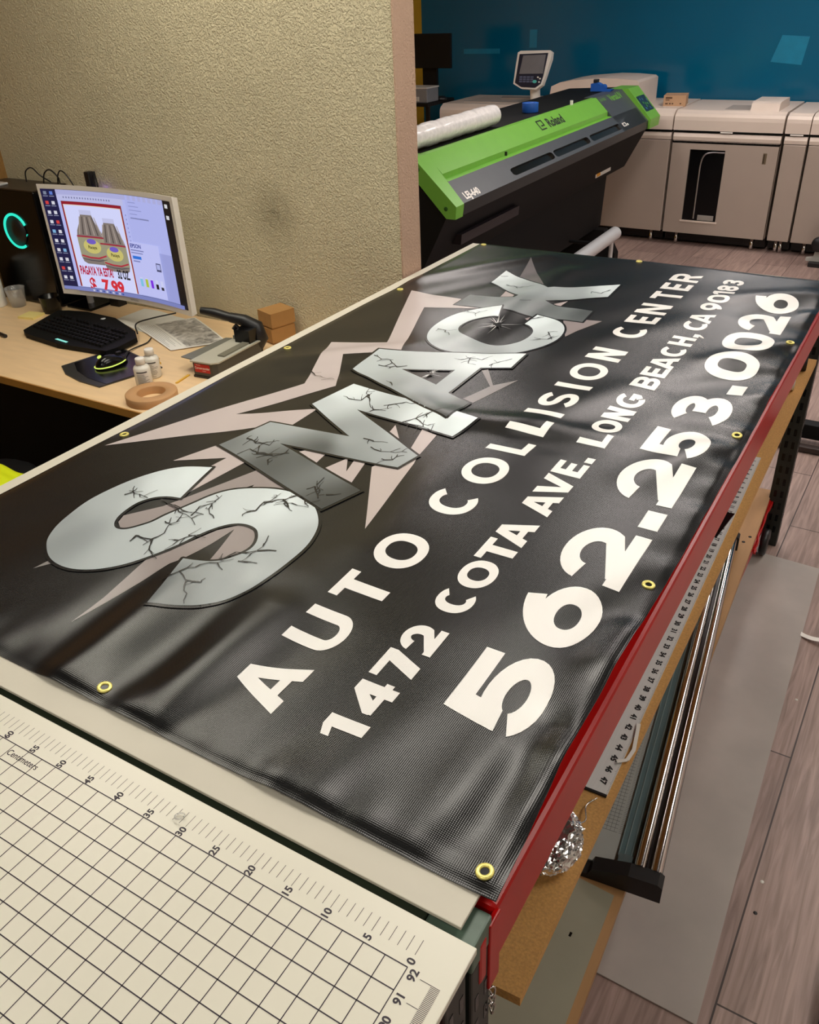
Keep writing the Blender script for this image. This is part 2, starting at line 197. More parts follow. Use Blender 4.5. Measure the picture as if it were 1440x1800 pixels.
# ================================================================== SETTING
def stucco(name, c, strength=1.0, stain=None):
    m = pm(name, c, .85, var=.05, vs=3.0, spec=.25); nt = m.node_tree; b = nt.nodes['Principled BSDF']
    tc = nt.nodes.new('ShaderNodeTexCoord')
    n1 = nt.nodes.new('ShaderNodeTexNoise'); n1.inputs['Scale'].default_value = 150; n1.inputs['Detail'].default_value = 4; n1.inputs['Distortion'].default_value = .25
    r = nt.nodes.new('ShaderNodeValToRGB'); r.color_ramp.elements[0].position = .40; r.color_ramp.elements[1].position = .62
    bp = nt.nodes.new('ShaderNodeBump'); bp.inputs['Strength'].default_value = strength; bp.inputs['Distance'].default_value = .0035
    nt.links.new(tc.outputs['Object'], n1.inputs['Vector']); nt.links.new(n1.outputs['Fac'], r.inputs[0])
    nt.links.new(r.outputs[0], bp.inputs['Height']); nt.links.new(bp.outputs[0], b.inputs['Normal'])
    if stain:
        d = nt.nodes.new('ShaderNodeVectorMath'); d.operation = 'DISTANCE'; g = nt.nodes.new('ShaderNodeNewGeometry'); d.inputs[1].default_value = stain
        nt.links.new(g.outputs['Position'], d.inputs[0])
        mr = nt.nodes.new('ShaderNodeMapRange'); mr.inputs['From Min'].default_value = .02; mr.inputs['From Max'].default_value = .13; mr.inputs['To Min'].default_value = 1; mr.inputs['To Max'].default_value = 0
        nt.links.new(d.outputs['Value'], mr.inputs['Value'])
        n3 = nt.nodes.new('ShaderNodeTexNoise'); n3.inputs['Scale'].default_value = 38; n3.inputs['Detail'].default_value = 4; nt.links.new(tc.outputs['Object'], n3.inputs['Vector'])
        q = nt.nodes.new('ShaderNodeMath'); q.operation = 'MULTIPLY'; nt.links.new(mr.outputs[0], q.inputs[0]); nt.links.new(n3.outputs['Fac'], q.inputs[1])
        old = b.inputs['Base Color'].links[0].from_socket
        mx = nt.nodes.new('ShaderNodeMixRGB'); mx.blend_type = 'MULTIPLY'; mx.inputs[2].default_value = (.45, .44, .42, 1); nt.links.new(q.outputs[0], mx.inputs[0]); nt.links.new(old, mx.inputs[1]); nt.links.new(mx.outputs[0], b.inputs['Base Color'])
    return m
def plank_floor():
    m = bpy.data.materials.new('grey_oak_planks'); m.use_nodes = True; nt = m.node_tree; b = nt.nodes['Principled BSDF']
    N = nt.nodes.new; K = nt.links.new
    tc = N('ShaderNodeTexCoord'); mp = N('ShaderNodeMapping'); mp.inputs['Rotation'].default_value = (0, 0, math.radians(1.0))
    K(tc.outputs['Object'], mp.inputs[0])
    sp = N('ShaderNodeSeparateXYZ'); K(mp.outputs[0], sp.inputs[0])
    ax = N('ShaderNodeMath'); ax.operation = 'ADD'; ax.inputs[1].default_value = 10.2 - .115 + .022; K(sp.outputs[0], ax.inputs[0])
    ay = N('ShaderNodeMath'); ay.operation = 'ADD'; ay.inputs[1].default_value = 10.35; K(sp.outputs[1], ay.inputs[0])
    cb = N('ShaderNodeCombineXYZ'); K(ay.outputs[0], cb.inputs[0]); K(ax.outputs[0], cb.inputs[1])
    br = N('ShaderNodeTexBrick'); br.inputs['Scale'].default_value = 1; br.inputs['Brick Width'].default_value = 1.22; br.inputs['Row Height'].default_value = .24
    br.inputs['Mortar Size'].default_value = .0022; br.inputs['Mortar Smooth'].default_value = .1; br.offset = .37
    br.inputs['Color1'].default_value = (*L(158, 135, 127), 1); br.inputs['Color2'].default_value = (*L(176, 152, 142), 1); br.inputs['Mortar'].default_value = (*L(66, 52, 48), 1)
    K(cb.outputs[0], br.inputs['Vector'])
    m2 = N('ShaderNodeMapping'); m2.inputs['Scale'].default_value = (2.2, 34, 1); K(cb.outputs[0], m2.inputs[0])
    n = N('ShaderNodeTexNoise'); n.inputs['Scale'].default_value = 1.6; n.inputs['Detail'].default_value = 7; n.inputs['Distortion'].default_value = 1.4; K(m2.outputs[0], n.inputs['Vector'])
    r = N('ShaderNodeValToRGB'); r.color_ramp.elements[0].position = .32; r.color_ramp.elements[0].color = (.55, .52, .51, 1); r.color_ramp.elements[1].position = .68; r.color_ramp.elements[1].color = (1.12, 1.1, 1.1, 1)
    K(n.outputs['Fac'], r.inputs[0])
    mx = N('ShaderNodeMixRGB'); mx.blend_type = 'MULTIPLY'; mx.inputs[0].default_value = .85; K(br.outputs['Color'], mx.inputs[1]); K(r.outputs[0], mx.inputs[2])
    K(mx.outputs[0], b.inputs['Base Color']); b.inputs['Roughness'].default_value = .38
    bp = N('ShaderNodeBump'); bp.inputs['Strength'].default_value = .12; bp.inputs['Distance'].default_value = .002; K(n.outputs['Fac'], bp.inputs['Height']); K(bp.outputs[0], b.inputs['Normal'])
    return m
M_stucco = stucco('cream_stucco', L(212, 202, 170), 1.0, (-1.845, 1.958, 1.17))
M_stucco2 = stucco('pink_lit_stucco', L(190, 160, 138), .5)  # wall end: pinker light of the far room put into the colour
M_ochre = stucco('ochre_stucco', L(150, 112, 62), .6)
M_paint = pm('offwhite_paint', L(226, 220, 208), .7, var=.02)
M_teal = pm('teal_gloss_paint', L(0, 92, 127), .16, var=.03, vs=1.5, bump=.02, bs=25)
M_yellow = pm('yellow_paint', L(214, 160, 30), .5, var=.03)
def setting():
    b = MB(); b.box(-5, 3, -3.5, 7.6, -.1, 0, plank_floor()); struct(b, 'floor', loc=(0, 0, 0))
    b = MB(); b.box(-5, 3, -3.5, 7.6, ROOM_Z, ROOM_Z + .1, pm('dark_grey_ceiling', L(84, 82, 78), .9, var=.05, vs=30)); struct(b, 'ceiling')
    b = MB(); b.box(-4.5, -1.306, 1.958, 2.072, 0, ROOM_Z, M_stucco); struct(b, 'wall_left')
    b = MB(); b.box(-1.306, -1.300, 1.955, 2.075, 0, ROOM_Z, M_stucco2); struct(b, 'pink_lit_wall_end')
    b = MB(); b.box(-3.45, -3.335, -3.5, 1.958, 0, ROOM_Z, M_ochre); struct(b, 'wall_near_left')
    b = MB(); b.box(-4.5, 3, 7.4, 7.5, 0, ROOM_Z, M_teal); struct(b, 'wall_back')
    b = MB(); tp = pm('teal_wall_reflection', L(24, 126, 162), .3, var=.08, vs=14)  # lighter patches: reflections painted into the teal wall colour
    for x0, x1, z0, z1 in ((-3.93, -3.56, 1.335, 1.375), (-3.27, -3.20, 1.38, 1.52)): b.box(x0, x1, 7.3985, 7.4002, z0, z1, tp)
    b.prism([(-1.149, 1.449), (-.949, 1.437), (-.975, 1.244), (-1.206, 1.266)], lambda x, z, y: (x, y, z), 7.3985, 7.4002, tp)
    struct(b, 'wall_reflections')
    b = MB(); b.box(-4.5, -4.375, 2.072, 7.4, 0, ROOM_Z, M_yellow); struct(b, 'wall_far_left')
    b = MB(); b.box(2.9, 3.0, -3.5, 7.4, 0, ROOM_Z, M_paint); struct(b, 'wall_right')
    b = MB(); b.box(-3.45, 3, -3.6, -3.5, 0, ROOM_Z, M_paint); struct(b, 'wall_front')
    frame = pm('lamp_frame', L(230, 230, 228), .4, var=.02)
    for i, (x, y, sx, sy, k, c) in enumerate(CEILING_LIGHTS):
        t = thing('ceiling_light', (x, y, ROOM_Z), 'flat rectangular ceiling light panel set in the white ceiling', 'lamp', 'ceiling light panels')
        b = MB(); z = ROOM_Z
        for a in ((x - sx/2 - .03, x - sx/2, y - sy/2 - .03, y + sy/2 + .03), (x + sx/2, x + sx/2 + .03, y - sy/2 - .03, y + sy/2 + .03), (x - sx/2, x + sx/2, y - sy/2 - .03, y - sy/2), (x - sx/2, x + sx/2, y + sy/2, y + sy/2 + .03)):
            b.box(*a, z - .03, z, frame)
        b.build('frame', t)
        b = MB(); b.box(x - sx/2, x + sx/2, y - sy/2, y + sy/2, z - .022, z - .002, emis('lamp_diffuser', c, LIGHT_W * k)); b.build('diffuser', t)
setting()

# ================================================================== CUTTING TABLE (pallet rack frame) AND ITS MATS
H = 1.0
def slotted_post(b, x0, x1, y0, y1, z1, m):
    b.box(x0, x1, y0, y1, 0, z1, m, .003)
    z = .06
    while z < z1 - .05:                      # teardrop slots
        for yc in (y0 + .012, y1 - .012):
            b.box(x1 - .001, x1 + .0006, yc - .004, yc + .004, z, z + .026, M_gloss)
        for xc in (x0 + .018, x1 - .018):
            b.box(xc - .005, xc + .005, y0 - .0006, y0 + .001, z, z + .026, M_gloss)
        z += .05
def particle():
    m = pm('particle_board', L(196, 148, 84), .75, var=.16, vs=260, bump=.25, bs=220); return m
M_particle = particle()
M_particle2 = pm('worn_fibre_board', L(176, 134, 88), .6, var=.10, vs=9, stretch=(3, .6, 1))
M_hdpe = pm('grey_white_plastic_sheet', L(206, 200, 184), .5, var=.035, vs=7)
M_shaded_post = pm('shaded_green_post', L(34, 38, 34), .45, var=.2, vs=30)  # green posts painted darker for the shade below the mat
def bench():
    t = thing('cutting_table', (-.65, 1.2, 0), 'long pallet rack worktable with red beams and sage green posts', 'table')
    for x0, x1 in ((-.060, -.002), (-1.285, -1.227)):
        for y0, y1 in ((-.052, -.006), (2.44, 2.486)):
            b = MB(); slotted_post(b, x0, x1, y0, y1, .945, M_shaded_post); p = b.build('post', t, label='dark slotted post')
            b = MB(); b.box(x0 - .001, x1 + .001, y0 - .001, y1 + .001, .945, .988, M_green, .003); b.build('lit_post_top', p, label='sage green post top')  # lit top of the post, left in the lighter sage
    for x0, x1, s in ((-.052, -.002, 1), (-1.285, -1.235, -1)):
        for z0, z1 in ((.878, .984), (.05, .165)):
            if s > 0 and z0 < .5: x0, x1 = x0 - .055, x1 - .055
            b = MB(); b.box(x0, x1, .004, 2.43, z0, z1, M_red, .007)
            xe = x1 if s > 0 else x0
            b.build('beam', t)
            if s > 0:
                b = MB()
                b.box(x1 - .004, x1 + .0030, -.014, .012, z0 - .02, z1 - .006, M_red, .002)
                b.box(x1 - .012, x1 + .002, -.036, -.018, z0 + .02, z1 - .012, M_red, .004)
                b.build('beam_connector', t)
                if z0 > .5:
                    for z in (z0 - .035, z0 - .052, z0 - .068): b = MB(); b.tube([(x1 + .002 + .004 * math.cos(a), -.006 + .003 * math.sin(a * 2), z + .009 * math.sin(a)) for a in np.linspace(0, 2 * PI, 14)[:-1]], .0013, M_chrome, 6, closed=True); b.build('chain_link', t, label='small shiny metal link')
    b = MB(); b.box(-1.225, -.062, -.0505, -.008, .90, .988, M_dgreen, .003); b.build('cross_bar', t, label='dark green cross bar')
    b = MB(); b.box(-1.225, -.062, 2.442, 2.48, .90, .975, M_dgreen, .003); b.build('cross_bar', t, label='dark green cross bar')
    b = MB(); b.box(-1.289, -.020, -.0415, 2.452, .9945, 1.0, M_hdpe, .001); b.build('tabletop', t, label='grey white plastic tabletop')
    # middle shelf with a rough broken end
    b = MB(); rnd = random.Random(3)
    yl = [.036 + rnd.uniform(-.006, .006) for _ in range(30)]
    xs = [-1.2 + (1.2 + .0175) * i / 29 for i in range(30)]
    poly = [(xs[i], yl[i]) for i in range(30)] + [(.0005, 2.372), (-1.2, 2.372)]
    b.prism(poly, lambda a, c, d: (a, c, d), .752, .770, M_particle)
    b.build('shelf', t, label='particle board shelf with a chipped end')
    # bottom shelf
    b = MB(); poly = [(-1.2, .06), (.022, .06), (-.058, 2.5), (-1.2, 2.43)]
    b.prism(poly, lambda a, c, d: (a, c, d), .178, .200, M_particle2)
    for y, dx in ((2.141, -.020), (2.10, -.034)):
        x = .022 - .0328 * (y - .06) + dx + .003
        b.lathe([(0, .0006), (.0055, .0006), (.0055, .0)], (x, y, .200), M_gloss, n=12)
    b.build('lower_shelf', t, label='worn fibre board bottom shelf')
    b = MB(); b.lathe([(.014, -.014), (.045, -.012), (.05, -.008), (.05, .008), (.045, .012), (.014, .014)], (-.035, 2.36, .06), M_black, axis='x'); b.build('caster', t, label='black caster wheel')
    return t
bench()
def near_table():
    t = thing('second_cutting_table', (-.65, -.9, 0), 'nearer worktable carrying the white gridded cutting mat', 'table')
    for z0, z1 in ((.87, .975), (.05, .165)):
        b = MB(); b.box(-.052, -.004, -1.5, -.112, z0, z1, M_red, .007); b.build('beam', t, label='red rack beam')
    for x0, x1 in ((-.06, -.004), (-1.285, -1.23)):
        b = MB(); slotted_post(b, x0, x1, -1.56, -1.515, .975, M_shaded_post); b.build('post', t)
        b = MB(); slotted_post(b, x0, x1 + .001, -.108, -.062, .988, M_shaded_post); b.build('post', t)
    b = MB(); b.box(-1.22, -.062, -1.5, -.075, .975, .990, M_particle); b.build('tabletop', t)
    b = MB(); b.box(-1.2, .0, -1.5, -.115, .752, .770, M_particle); b.build('shelf', t)
near_table()
b = MB(); b.lathe([(.028, 0), (.028, -.5), (.036, -.5), (.036, 0), (.028, 0)], (-.045, -.118, .808), pm('kraft_core', L(176, 130, 84), .8), axis='y')
b.build('cardboard_tube', label='tan cardboard tube end under the corner of the gridded mat', category='tube')
b = MB(); b.box(-.36, -.086, -.62, -.13, .771, .776, M_white); b.build('white_board', label='white sheet on the shelf below the gridded mat', category='sheet')

# gridded cutting mat
def cutting_mat():
    z = 1.003
    M_mat = pm('milky_cutting_mat', L(226, 222, 206), .32, var=.02, vs=4, spec=.4)
    M_ink = pm('dark_mat_ink', L(44, 34, 46), .5, var=.1)
    t = thing('cutting_mat', (-.6, -.6, .99), 'milky white self healing cutting mat with black inch grid', 'cutting mat')
    b = MB(); b.box(-1.32, .0055, -1.3, -.0542, .993, z, M_mat, .0015)
    lz = z + .00025; cx, cy = .0262, .0259; X0, Y0 = -.0457, -.1059
    def ln(x0, y0, x1, y1, wd):
        d = Vector((x1 - x0, y1 - y0, 0)); d.normalize(); n = Vector((-d.y, d.x, 0)) * wd / 2
        b.face([Vector((x0, y0, lz)) - n, Vector((x1, y1, lz)) - n, Vector((x1, y1, lz)) + n, Vector((x0, y0, lz)) + n], M_ink)
    for i in range(47): ln(X0 - i * cx, Y0, X0 - i * cx, -1.2, .0011)
    for j in range(42): ln(X0, Y0 - j * cy, X0 - 46 * cx, Y0 - j * cy, .0013)
    for i in range(0, 116): ln(X0 - i * .01044, -.0739, X0 - i * .01044, -.0915, .0006)
    for j in range(0, 16 * 24):
        y = Y0 - .0045 - j * cy / 16; ex = .0225 if j % 16 == 0 else .010
        x1 = -.0062 - (.0 if j % 16 else .0)
        ln(x1 - ex, y, x1, y, .0006)
    def tx(s, x, y, size, up='-x'):
        if up == '-x': fn = lambda a, c: (x - c, y + a, lz)
        else: fn = lambda a, c: (x + a, y + c, lz)
        b.text(s, size, fn, M_ink, bold=.0004)
    for k in range(0, 116, 5): tx(str(k), X0 - k * .01044 + .0005, -.1000 + .001, .0125)
    for k in range(0, 24): tx(str(92 - k), -.0365, Y0 - .0045 - k * cy, .0125)
    b.text('Centimeters', .0125, lambda a, c: (X0 - 22.0 * cx + .004 + a, Y0 - .5 * cy + c, lz), M_ink, bold=.0001, ex=.92)
    b.build('mat_sheet', t)
cutting_mat()
b = MB()
pts = [(-.373 + .0062 * math.cos(a), -.0855 + .0052 * math.sin(a), 1.0045 + .004 * (1 + math.sin(a + 2)) / 2 + .0006) for a in np.linspace(.2, 5.9, 26)]
b.tube(pts, .0011, pm('clear_plastic', (.95, .95, .95), .05, trans=.8, var=0), 8)
b.build('plastic_curl', label='small clear plastic curl lying on the gridded mat', category='scrap')

# ================================================================== THINGS ON THE SHELVES
M_ruler = pm('white_satin_aluminium', L(222, 222, 220), .38, .15, var=.03, stretch=(30, 1, 1))
def ruler():
    t = thing('steel_ruler', (-.02, 1.0, .7702), 'long silver ruler with black inch numbers on the chipboard shelf', 'ruler')
    a = math.radians(-1.05); O = Vector((.0055, .383, .7702))      # near right corner
    d = Vector((math.sin(a), math.cos(a), 0)); n = Vector((-d.y, d.x, 0))
    Lr = 1.2192; Wd = .050
    P = lambda u, v, h: O + d * u + n * v + Vector((0, 0, h))
    b = MB(); b.add([P(u, v, h) for h in (0, .0025) for u, v in ((0, 0), (0, Wd), (Lr, Wd), (Lr, 0))], [(0, 1, 2, 3), (4, 5, 6, 7), (0, 1, 5, 4), (1, 2, 6, 5), (2, 3, 7, 6), (3, 0, 4, 7)], M_ruler)
    ink = pm('ruler_ink', L(20, 20, 22), .5)
    for k in range(1, 48):
        u = (48 - k) * .0254
        b.text(str(k), .0135, lambda p, q, u=u: P(u - p, .0140 - q, .0028), ink, bold=.0007)
    for k in range(0, 48 * 8 + 1):
        u = k * .0254 / 8
        if u > Lr: break
        ll = .004 if k % 8 else .007
        b.face([P(u - .0002, .0004, .0027), P(u + .0002, .0004, .0027), P(u + .0002, ll * .6, .0027), P(u - .0002, ll * .6, .0027)], ink)
    b.build('blade', t)
    b = MB(); b.add([P(u, v, h) for h in (0, .0032) for u, v in ((-.003, 0), (-.003, Wd), (.001, Wd), (.001, 0))], [(0, 1, 2, 3), (4, 5, 6, 7), (0, 1, 5, 4), (1, 2, 6, 5), (2, 3, 7, 6), (3, 0, 4, 7)], M_black); b.build('end_cap', t, label='black end strip')
ruler()
# white bent strip by the ruler
b = MB(); pw = M_white
pts = [Vector((.0025, .545, .7775)), Vector((.0130, .487, .7765)), Vector((.0105, .462, .7760)), Vector((-.003, .451, .7765))]
for i in range(3):
    d = (pts[i + 1] - pts[i]).normalized(); n = Vector((-d.y, d.x, 0)) * .003
    b.add([pts[i] - n, pts[i + 1] - n, pts[i + 1] + n, pts[i] + n, pts[i] - n + Vector((0, 0, .0008)), pts[i + 1] - n + Vector((0, 0, .0008)), pts[i + 1] + n + Vector((0, 0, .0008)), pts[i] + n + Vector((0, 0, .0008))], [(0, 1, 2, 3), (4, 5, 6, 7), (0, 1, 5, 4), (2, 3, 7, 6)], pw)
b.build('paper_strip', label='bent white paper strip beside the ruler', category='paper')
# foil wrapped roll
def foil():
    b = MB(); t = bmesh.new(); bmesh.ops.create_icosphere(t, subdivisions=5, radius=1.0); rnd = random.Random(5)
    from mathutils import noise
    for v in t.verts:
        p = v.co.copy(); n1 = noise.noise(p * 3.1) * .10 + abs(noise.noise(p * 7.0 + Vector((3, 1, 2)))) * .14
        r = 1 + n1
        z = max(-.85, min(.85, p.z * 1.15))
        v.co = Vector((p.x * .050 * r - .040, p.y * .056 * r + .252, .770 + (z + .86) * .030 * (1 + .5 * n1)))
    mf = pm('crumpled_foil_wrap', (.8, .78, .76), .16, .9, var=.5, vs=35, bump=.6, bs=45)
    b.merge(t, mf, False)
    b.tube(smooth_curve([(-.01, .29, .80), (-.004, .315, .785), (-.014, .345, .778), (-.006, .37, .774)], 5), .0012, mf, 6)
    b.build('foil_roll', label='crumpled shiny foil wrapped roll half under the red beam', category='roll')
foil()
# two tubes at the far end of the shelf
b = MB(); b.tube([(-.30, 2.23, .797), (-.016, 2.262, .797)], .026, M_black, 18); b.build('black_tube', label='black tube poking out at the far end of the shelf', category='tube')
b = MB(); b.tube([(-.30, 2.045, .797), (-.022, 2.085, .797)], .025, M_white, 18); b.build('white_tube', label='white tube poking out from under the banner table', category='tube')
# black square plate by the ruler
b = MB(); b.prism([(-.045, 1.285), (-.012, 1.290), (-.024, 1.175), (-.04, 1.17)], lambda a, c, d: (a, c, d), .7703, .776, M_gloss); b.build('black_plate', label='small black plate beside the far half of the ruler', category='plate')

def trimmer():
    O = Vector((.030, .68, .200)); d = Vector((-.112, .994, 0)).normalized(); r = Vector((d.y, -d.x, 0))
    P = lambda u, v, h: O + d * u + r * v + Vector((0, 0, h))
    t = thing('paper_trimmer', O, 'rotary paper trimmer with twin chrome rails on the bottom shelf', 'trimmer')
    def bar(b, u0, u1, v0, v1, h0, h1, m): b.add([P(u, v, h) for h in (h0, h1) for u, v in ((u0, v0), (u1, v0), (u1, v1), (u0, v1))], [(0, 1, 2, 3), (4, 5, 6, 7), (0, 1, 5, 4), (1, 2, 6, 5), (2, 3, 7, 6), (3, 0, 4, 7)], m)
    grey = pm('grey_trimmer_bed', L(150, 152, 148), .45, var=.04); ink = pm('trimmer_ink', L(60, 62, 64), .5)
    Lt = 1.36
    b = MB(); bar(b, 0, Lt, -.30, -.02, .002, .018, grey)
    for i in range(0, 116): bar(b, .09 + i * .0105, .0906 + i * .0105, -.155, -.078, .018, .0183, ink)
    for i in range(0, 9): bar(b, .09, Lt - .06, -.155 + i * .0088, -.1544 + i * .0088, .018, .0183, ink)
    for i in range(0, 250): bar(b, .09 + i * .005, .0904 + i * .005, -.074, -.068 if i % 5 else -.064, .018, .0183, ink)
    b.build('baseboard', t, label='grey baseboard with printed grid')
    b = MB(); bar(b, .004, Lt - .004, -.064, -.028, .020, .025, pm('smoky_clear_clamp', L(96, 118, 122), .12, trans=.25, spec=.6)); 
    for v in (-.062, -.050, -.036): bar(b, .004, Lt - .004, v, v + .002, .025, .0275, pm('clamp_ridge', L(120, 138, 140), .2))
    b.build('clamp_strip', t, label='smoky clear clamp strip')
    b = MB(); bar(b, 0, Lt, -.024, .034, .004, .030, pm('dark_brown_channel', L(46, 32, 30), .35)); b.build('channel', t, label='dark channel')
    for v in (-.012, .021):
        b = MB(); b.tube([P(-.002, v, .044), P(Lt + .002, v, .044)], .0125, M_chrome, 20); b.build('rail', t, label='chrome rail')
    for u0, u1 in ((-.034, .0), (Lt, Lt + .034)):
        b = MB(); 
        prof = [(-.165, .0), (-.165, .010), (-.112, .014), (-.105, .034), (-.03, .052), (.030, .054), (.040, .046), (.040, .0)]
        b.prism(prof, lambda v, h, u: P(u, v, h), u0, u1, M_black); b.build('end_block', t, label='black plastic end block')
    b = MB(); bar(b, .005, .03, -.060, -.030, .025, .034, pm('teal_grey_stop', L(70, 84, 86), .4)); b.build('stop', t)
trimmer()
b = MB(); b.prism([(-.85, .08), (.004, .08), (-.0135, .62), (-.85, .66)], lambda a, c, d: (a, c, d), .2003, .2035, pm('olive_grey_sheet', L(150, 146, 128), .5, var=.08, vs=6))
b.box(-.063, -.058, .49, .50, .2035, .204, M_gloss); b.build('grey_sheet', label='olive grey plastic sheet lying on the near end of the bottom shelf', category='sheet')
b = MB(); b.prism([(-.6, .575), (.200, .560), (.165, 2.36), (-.6, 2.40)], lambda a, c, d: (a, c, d), .0006, .0045, pm('scuffed_grey_sheet', L(174, 166, 159), .36, var=.10, vs=5, bump=.05, bs=30))
b.build('floor_sheet', label='scuffed translucent grey plastic sheet lying on the plank floor', category='sheet')
# red cord on the lower shelf end
b = MB(); rnd = random.Random(2)
for k in range(5):
    b.tube(smooth_curve([(-.050 + rnd.uniform(-.012, .006), 2.45 - .05 * j + rnd.uniform(-.02, .02), .188 - .018 * j + rnd.uniform(-.006, .006)) for j in range(6)], 5), .004, M_red, 7)
b.build('red_cord', label='tangled red cord hanging at the far end of the bottom shelf', category='cord')
# black floor stand
t = thing('floor_stand', (.1, 3.3, 0), 'black metal floor stand behind the end of the red rack', 'stand')
b = MB(); b.box(-.3, .6, 3.36, 3.42, .03, .10, M_blackmat, .004); b.build('base_bar', t)
b = MB(); b.box(-.3, .6, 3.27, 3.31, .004, .03, pm('brown_black_bar', L(50, 38, 34), .4), .004); b.build('base_bar', t)
b = MB(); b.box(.5, .56, 3.36, 3.42, .1, 1.0, M_blackmat, .004); b.build('post', t)
# bits on the floor
b = MB(); pts = smooth_curve([(.155, 1.965, .003), (.18, 1.945, .006), (.215, 1.935, .012), (.26, 1.94, .02)], 6)
b.add([p + Vector((0, s * .010, .0)) for p in pts for s in (-1, 1)], [(2 * i, 2 * i + 1, 2 * i + 3, 2 * i + 2) for i in range(len(pts) - 1)], M_white, True); b.build('paper_offcut', label='curled white paper offcut on the plank floor', category='paper')
for x, y, m, lab in ((.21, 1.635, M_white, 'white paper chip on the planks beside the grey sheet'), (.248, .966, M_white, 'pale paper chip on the nearest floor plank'), (.251, .876, M_black, 'black dot of scrap on the nearest floor plank')):
    b = MB(); b.lathe([(0, .0016), (.004, .0014), (.005, 0.0002)], (x, y, .0), m, n=7); b.build('floor_scrap', label=lab, category='scrap')
b = MB(); b.box(.412, .6, .60, .84, 0.001, .08, M_blackmat, .01); b.build('black_case', label='black case corner on the floor at the lower right', category='case')
# ================================================================== BANNER
BW, BL = 1.249, 2.438
def ridge_h(x, y):
    h = 0.0
    for (ax, ay), (bx, by), amp, sg in ART_RIDGE:
        dx, dy = bx - ax, by - ay; l2 = dx * dx + dy * dy
        t = ((x - ax) * dx + (y - ay) * dy) / l2; tc = min(1, max(0, t))
        d2 = (x - ax - tc * dx) ** 2 + (y - ay - tc * dy) ** 2
        if d2 < 9 * sg * sg:
            h += 1.5 * amp * math.exp(-d2 / (2 * sg * sg)) * (.35 + .65 * math.sin(PI * min(1, max(0, .15 + .7 * tc))))
    return h
def banner_h(x, y):
    h = .0085 + ridge_h(x, y)
    h += .0014 * math.sin(9 * x + 5.1 * y) + .0012 * math.sin(-6.3 * x + 11 * y + 1.3) + .0007 * math.sin(21 * x - 17 * y)
    # slack between the eyelets along the right edge, droop of the loose edges
    e = math.exp(-((x + .01) / .05) ** 2)
    h += e * (.004 * math.cos(2 * PI * (y - .025) / .594) * -1 + .0022 * math.sin(31 * y + 1) + .0012 * math.sin(67 * y))
    f = math.exp(-((y - .01) / .05) ** 2)
    h += f * (.003 * math.sin(17 * x) + .0016 * math.sin(43 * x + 2) + .0008 * math.sin(95 * x))
    dl = min(-x, x + BW, y, BL - y)
    h -= .0045 * math.exp(-(dl / .012) ** 2)
    k = .003                                     # folds settle softly on the table
    return .0008 + k * math.log1p(math.exp(min(40, (h - .0012) / k)))
def edge_x(x, y):                       # the right edge pulls in a little between the eyelets
    return x - math.exp(x / .06) * (.0070 * min(1, y / .2) * math.exp(-(max(0, y - .42) / .3) ** 2) + .003 * min(1, y / .5) + .0015 * math.sin(PI * y / .594) ** 2)
def banner_n(x, y):
    e = .004
    return Vector((-(banner_h(x + e, y) - banner_h(x - e, y)) / (2 * e), -(banner_h(x, y + e) - banner_h(x, y - e)) / (2 * e), 1)).normalized()
def banner_material():
    m = bpy.data.materials.new('printed_vinyl'); m.use_nodes = True; nt = m.node_tree; b = nt.nodes['Principled BSDF']; N = nt.nodes.new; K = nt.links.new
    at = N('ShaderNodeAttribute'); at.attribute_name = 'ink'; K(at.outputs['Color'], b.inputs['Base Color'])
    b.inputs['Roughness'].default_value = .22; b.inputs['Specular IOR Level'].default_value = .45
    tc = N('ShaderNodeTexCoord'); bp = None
    hs = []
    for dr in ('X', 'Y'):
        wv = N('ShaderNodeTexWave'); wv.wave_type = 'BANDS'; wv.bands_direction = dr; wv.inputs['Scale'].default_value = 125 if dr == 'Y' else 118
        wv.inputs['Distortion'].default_value = .4; wv.inputs['Detail'].default_value = 1; K(tc.outputs['Object'], wv.inputs['Vector']); hs.append(wv)
    ad = N('ShaderNodeMath'); ad.operation = 'ADD'; K(hs[0].outputs['Fac'], ad.inputs[0]); K(hs[1].outputs['Fac'], ad.inputs[1])
    n = N('ShaderNodeTexNoise'); n.inputs['Scale'].default_value = 22; n.inputs['Detail'].default_value = 3; K(tc.outputs['Object'], n.inputs['Vector'])
    bp = N('ShaderNodeBump'); bp.inputs['Strength'].default_value = .35; bp.inputs['Distance'].default_value = .0002; K(ad.outputs[0], bp.inputs['Height'])
    b2 = N('ShaderNodeBump'); b2.inputs['Strength'].default_value = .025; b2.inputs['Distance'].default_value = .006; K(n.outputs['Fac'], b2.inputs['Height']); K(bp.outputs[0], b2.inputs['Normal'])
    K(b2.outputs[0], b.inputs['Normal']); return m

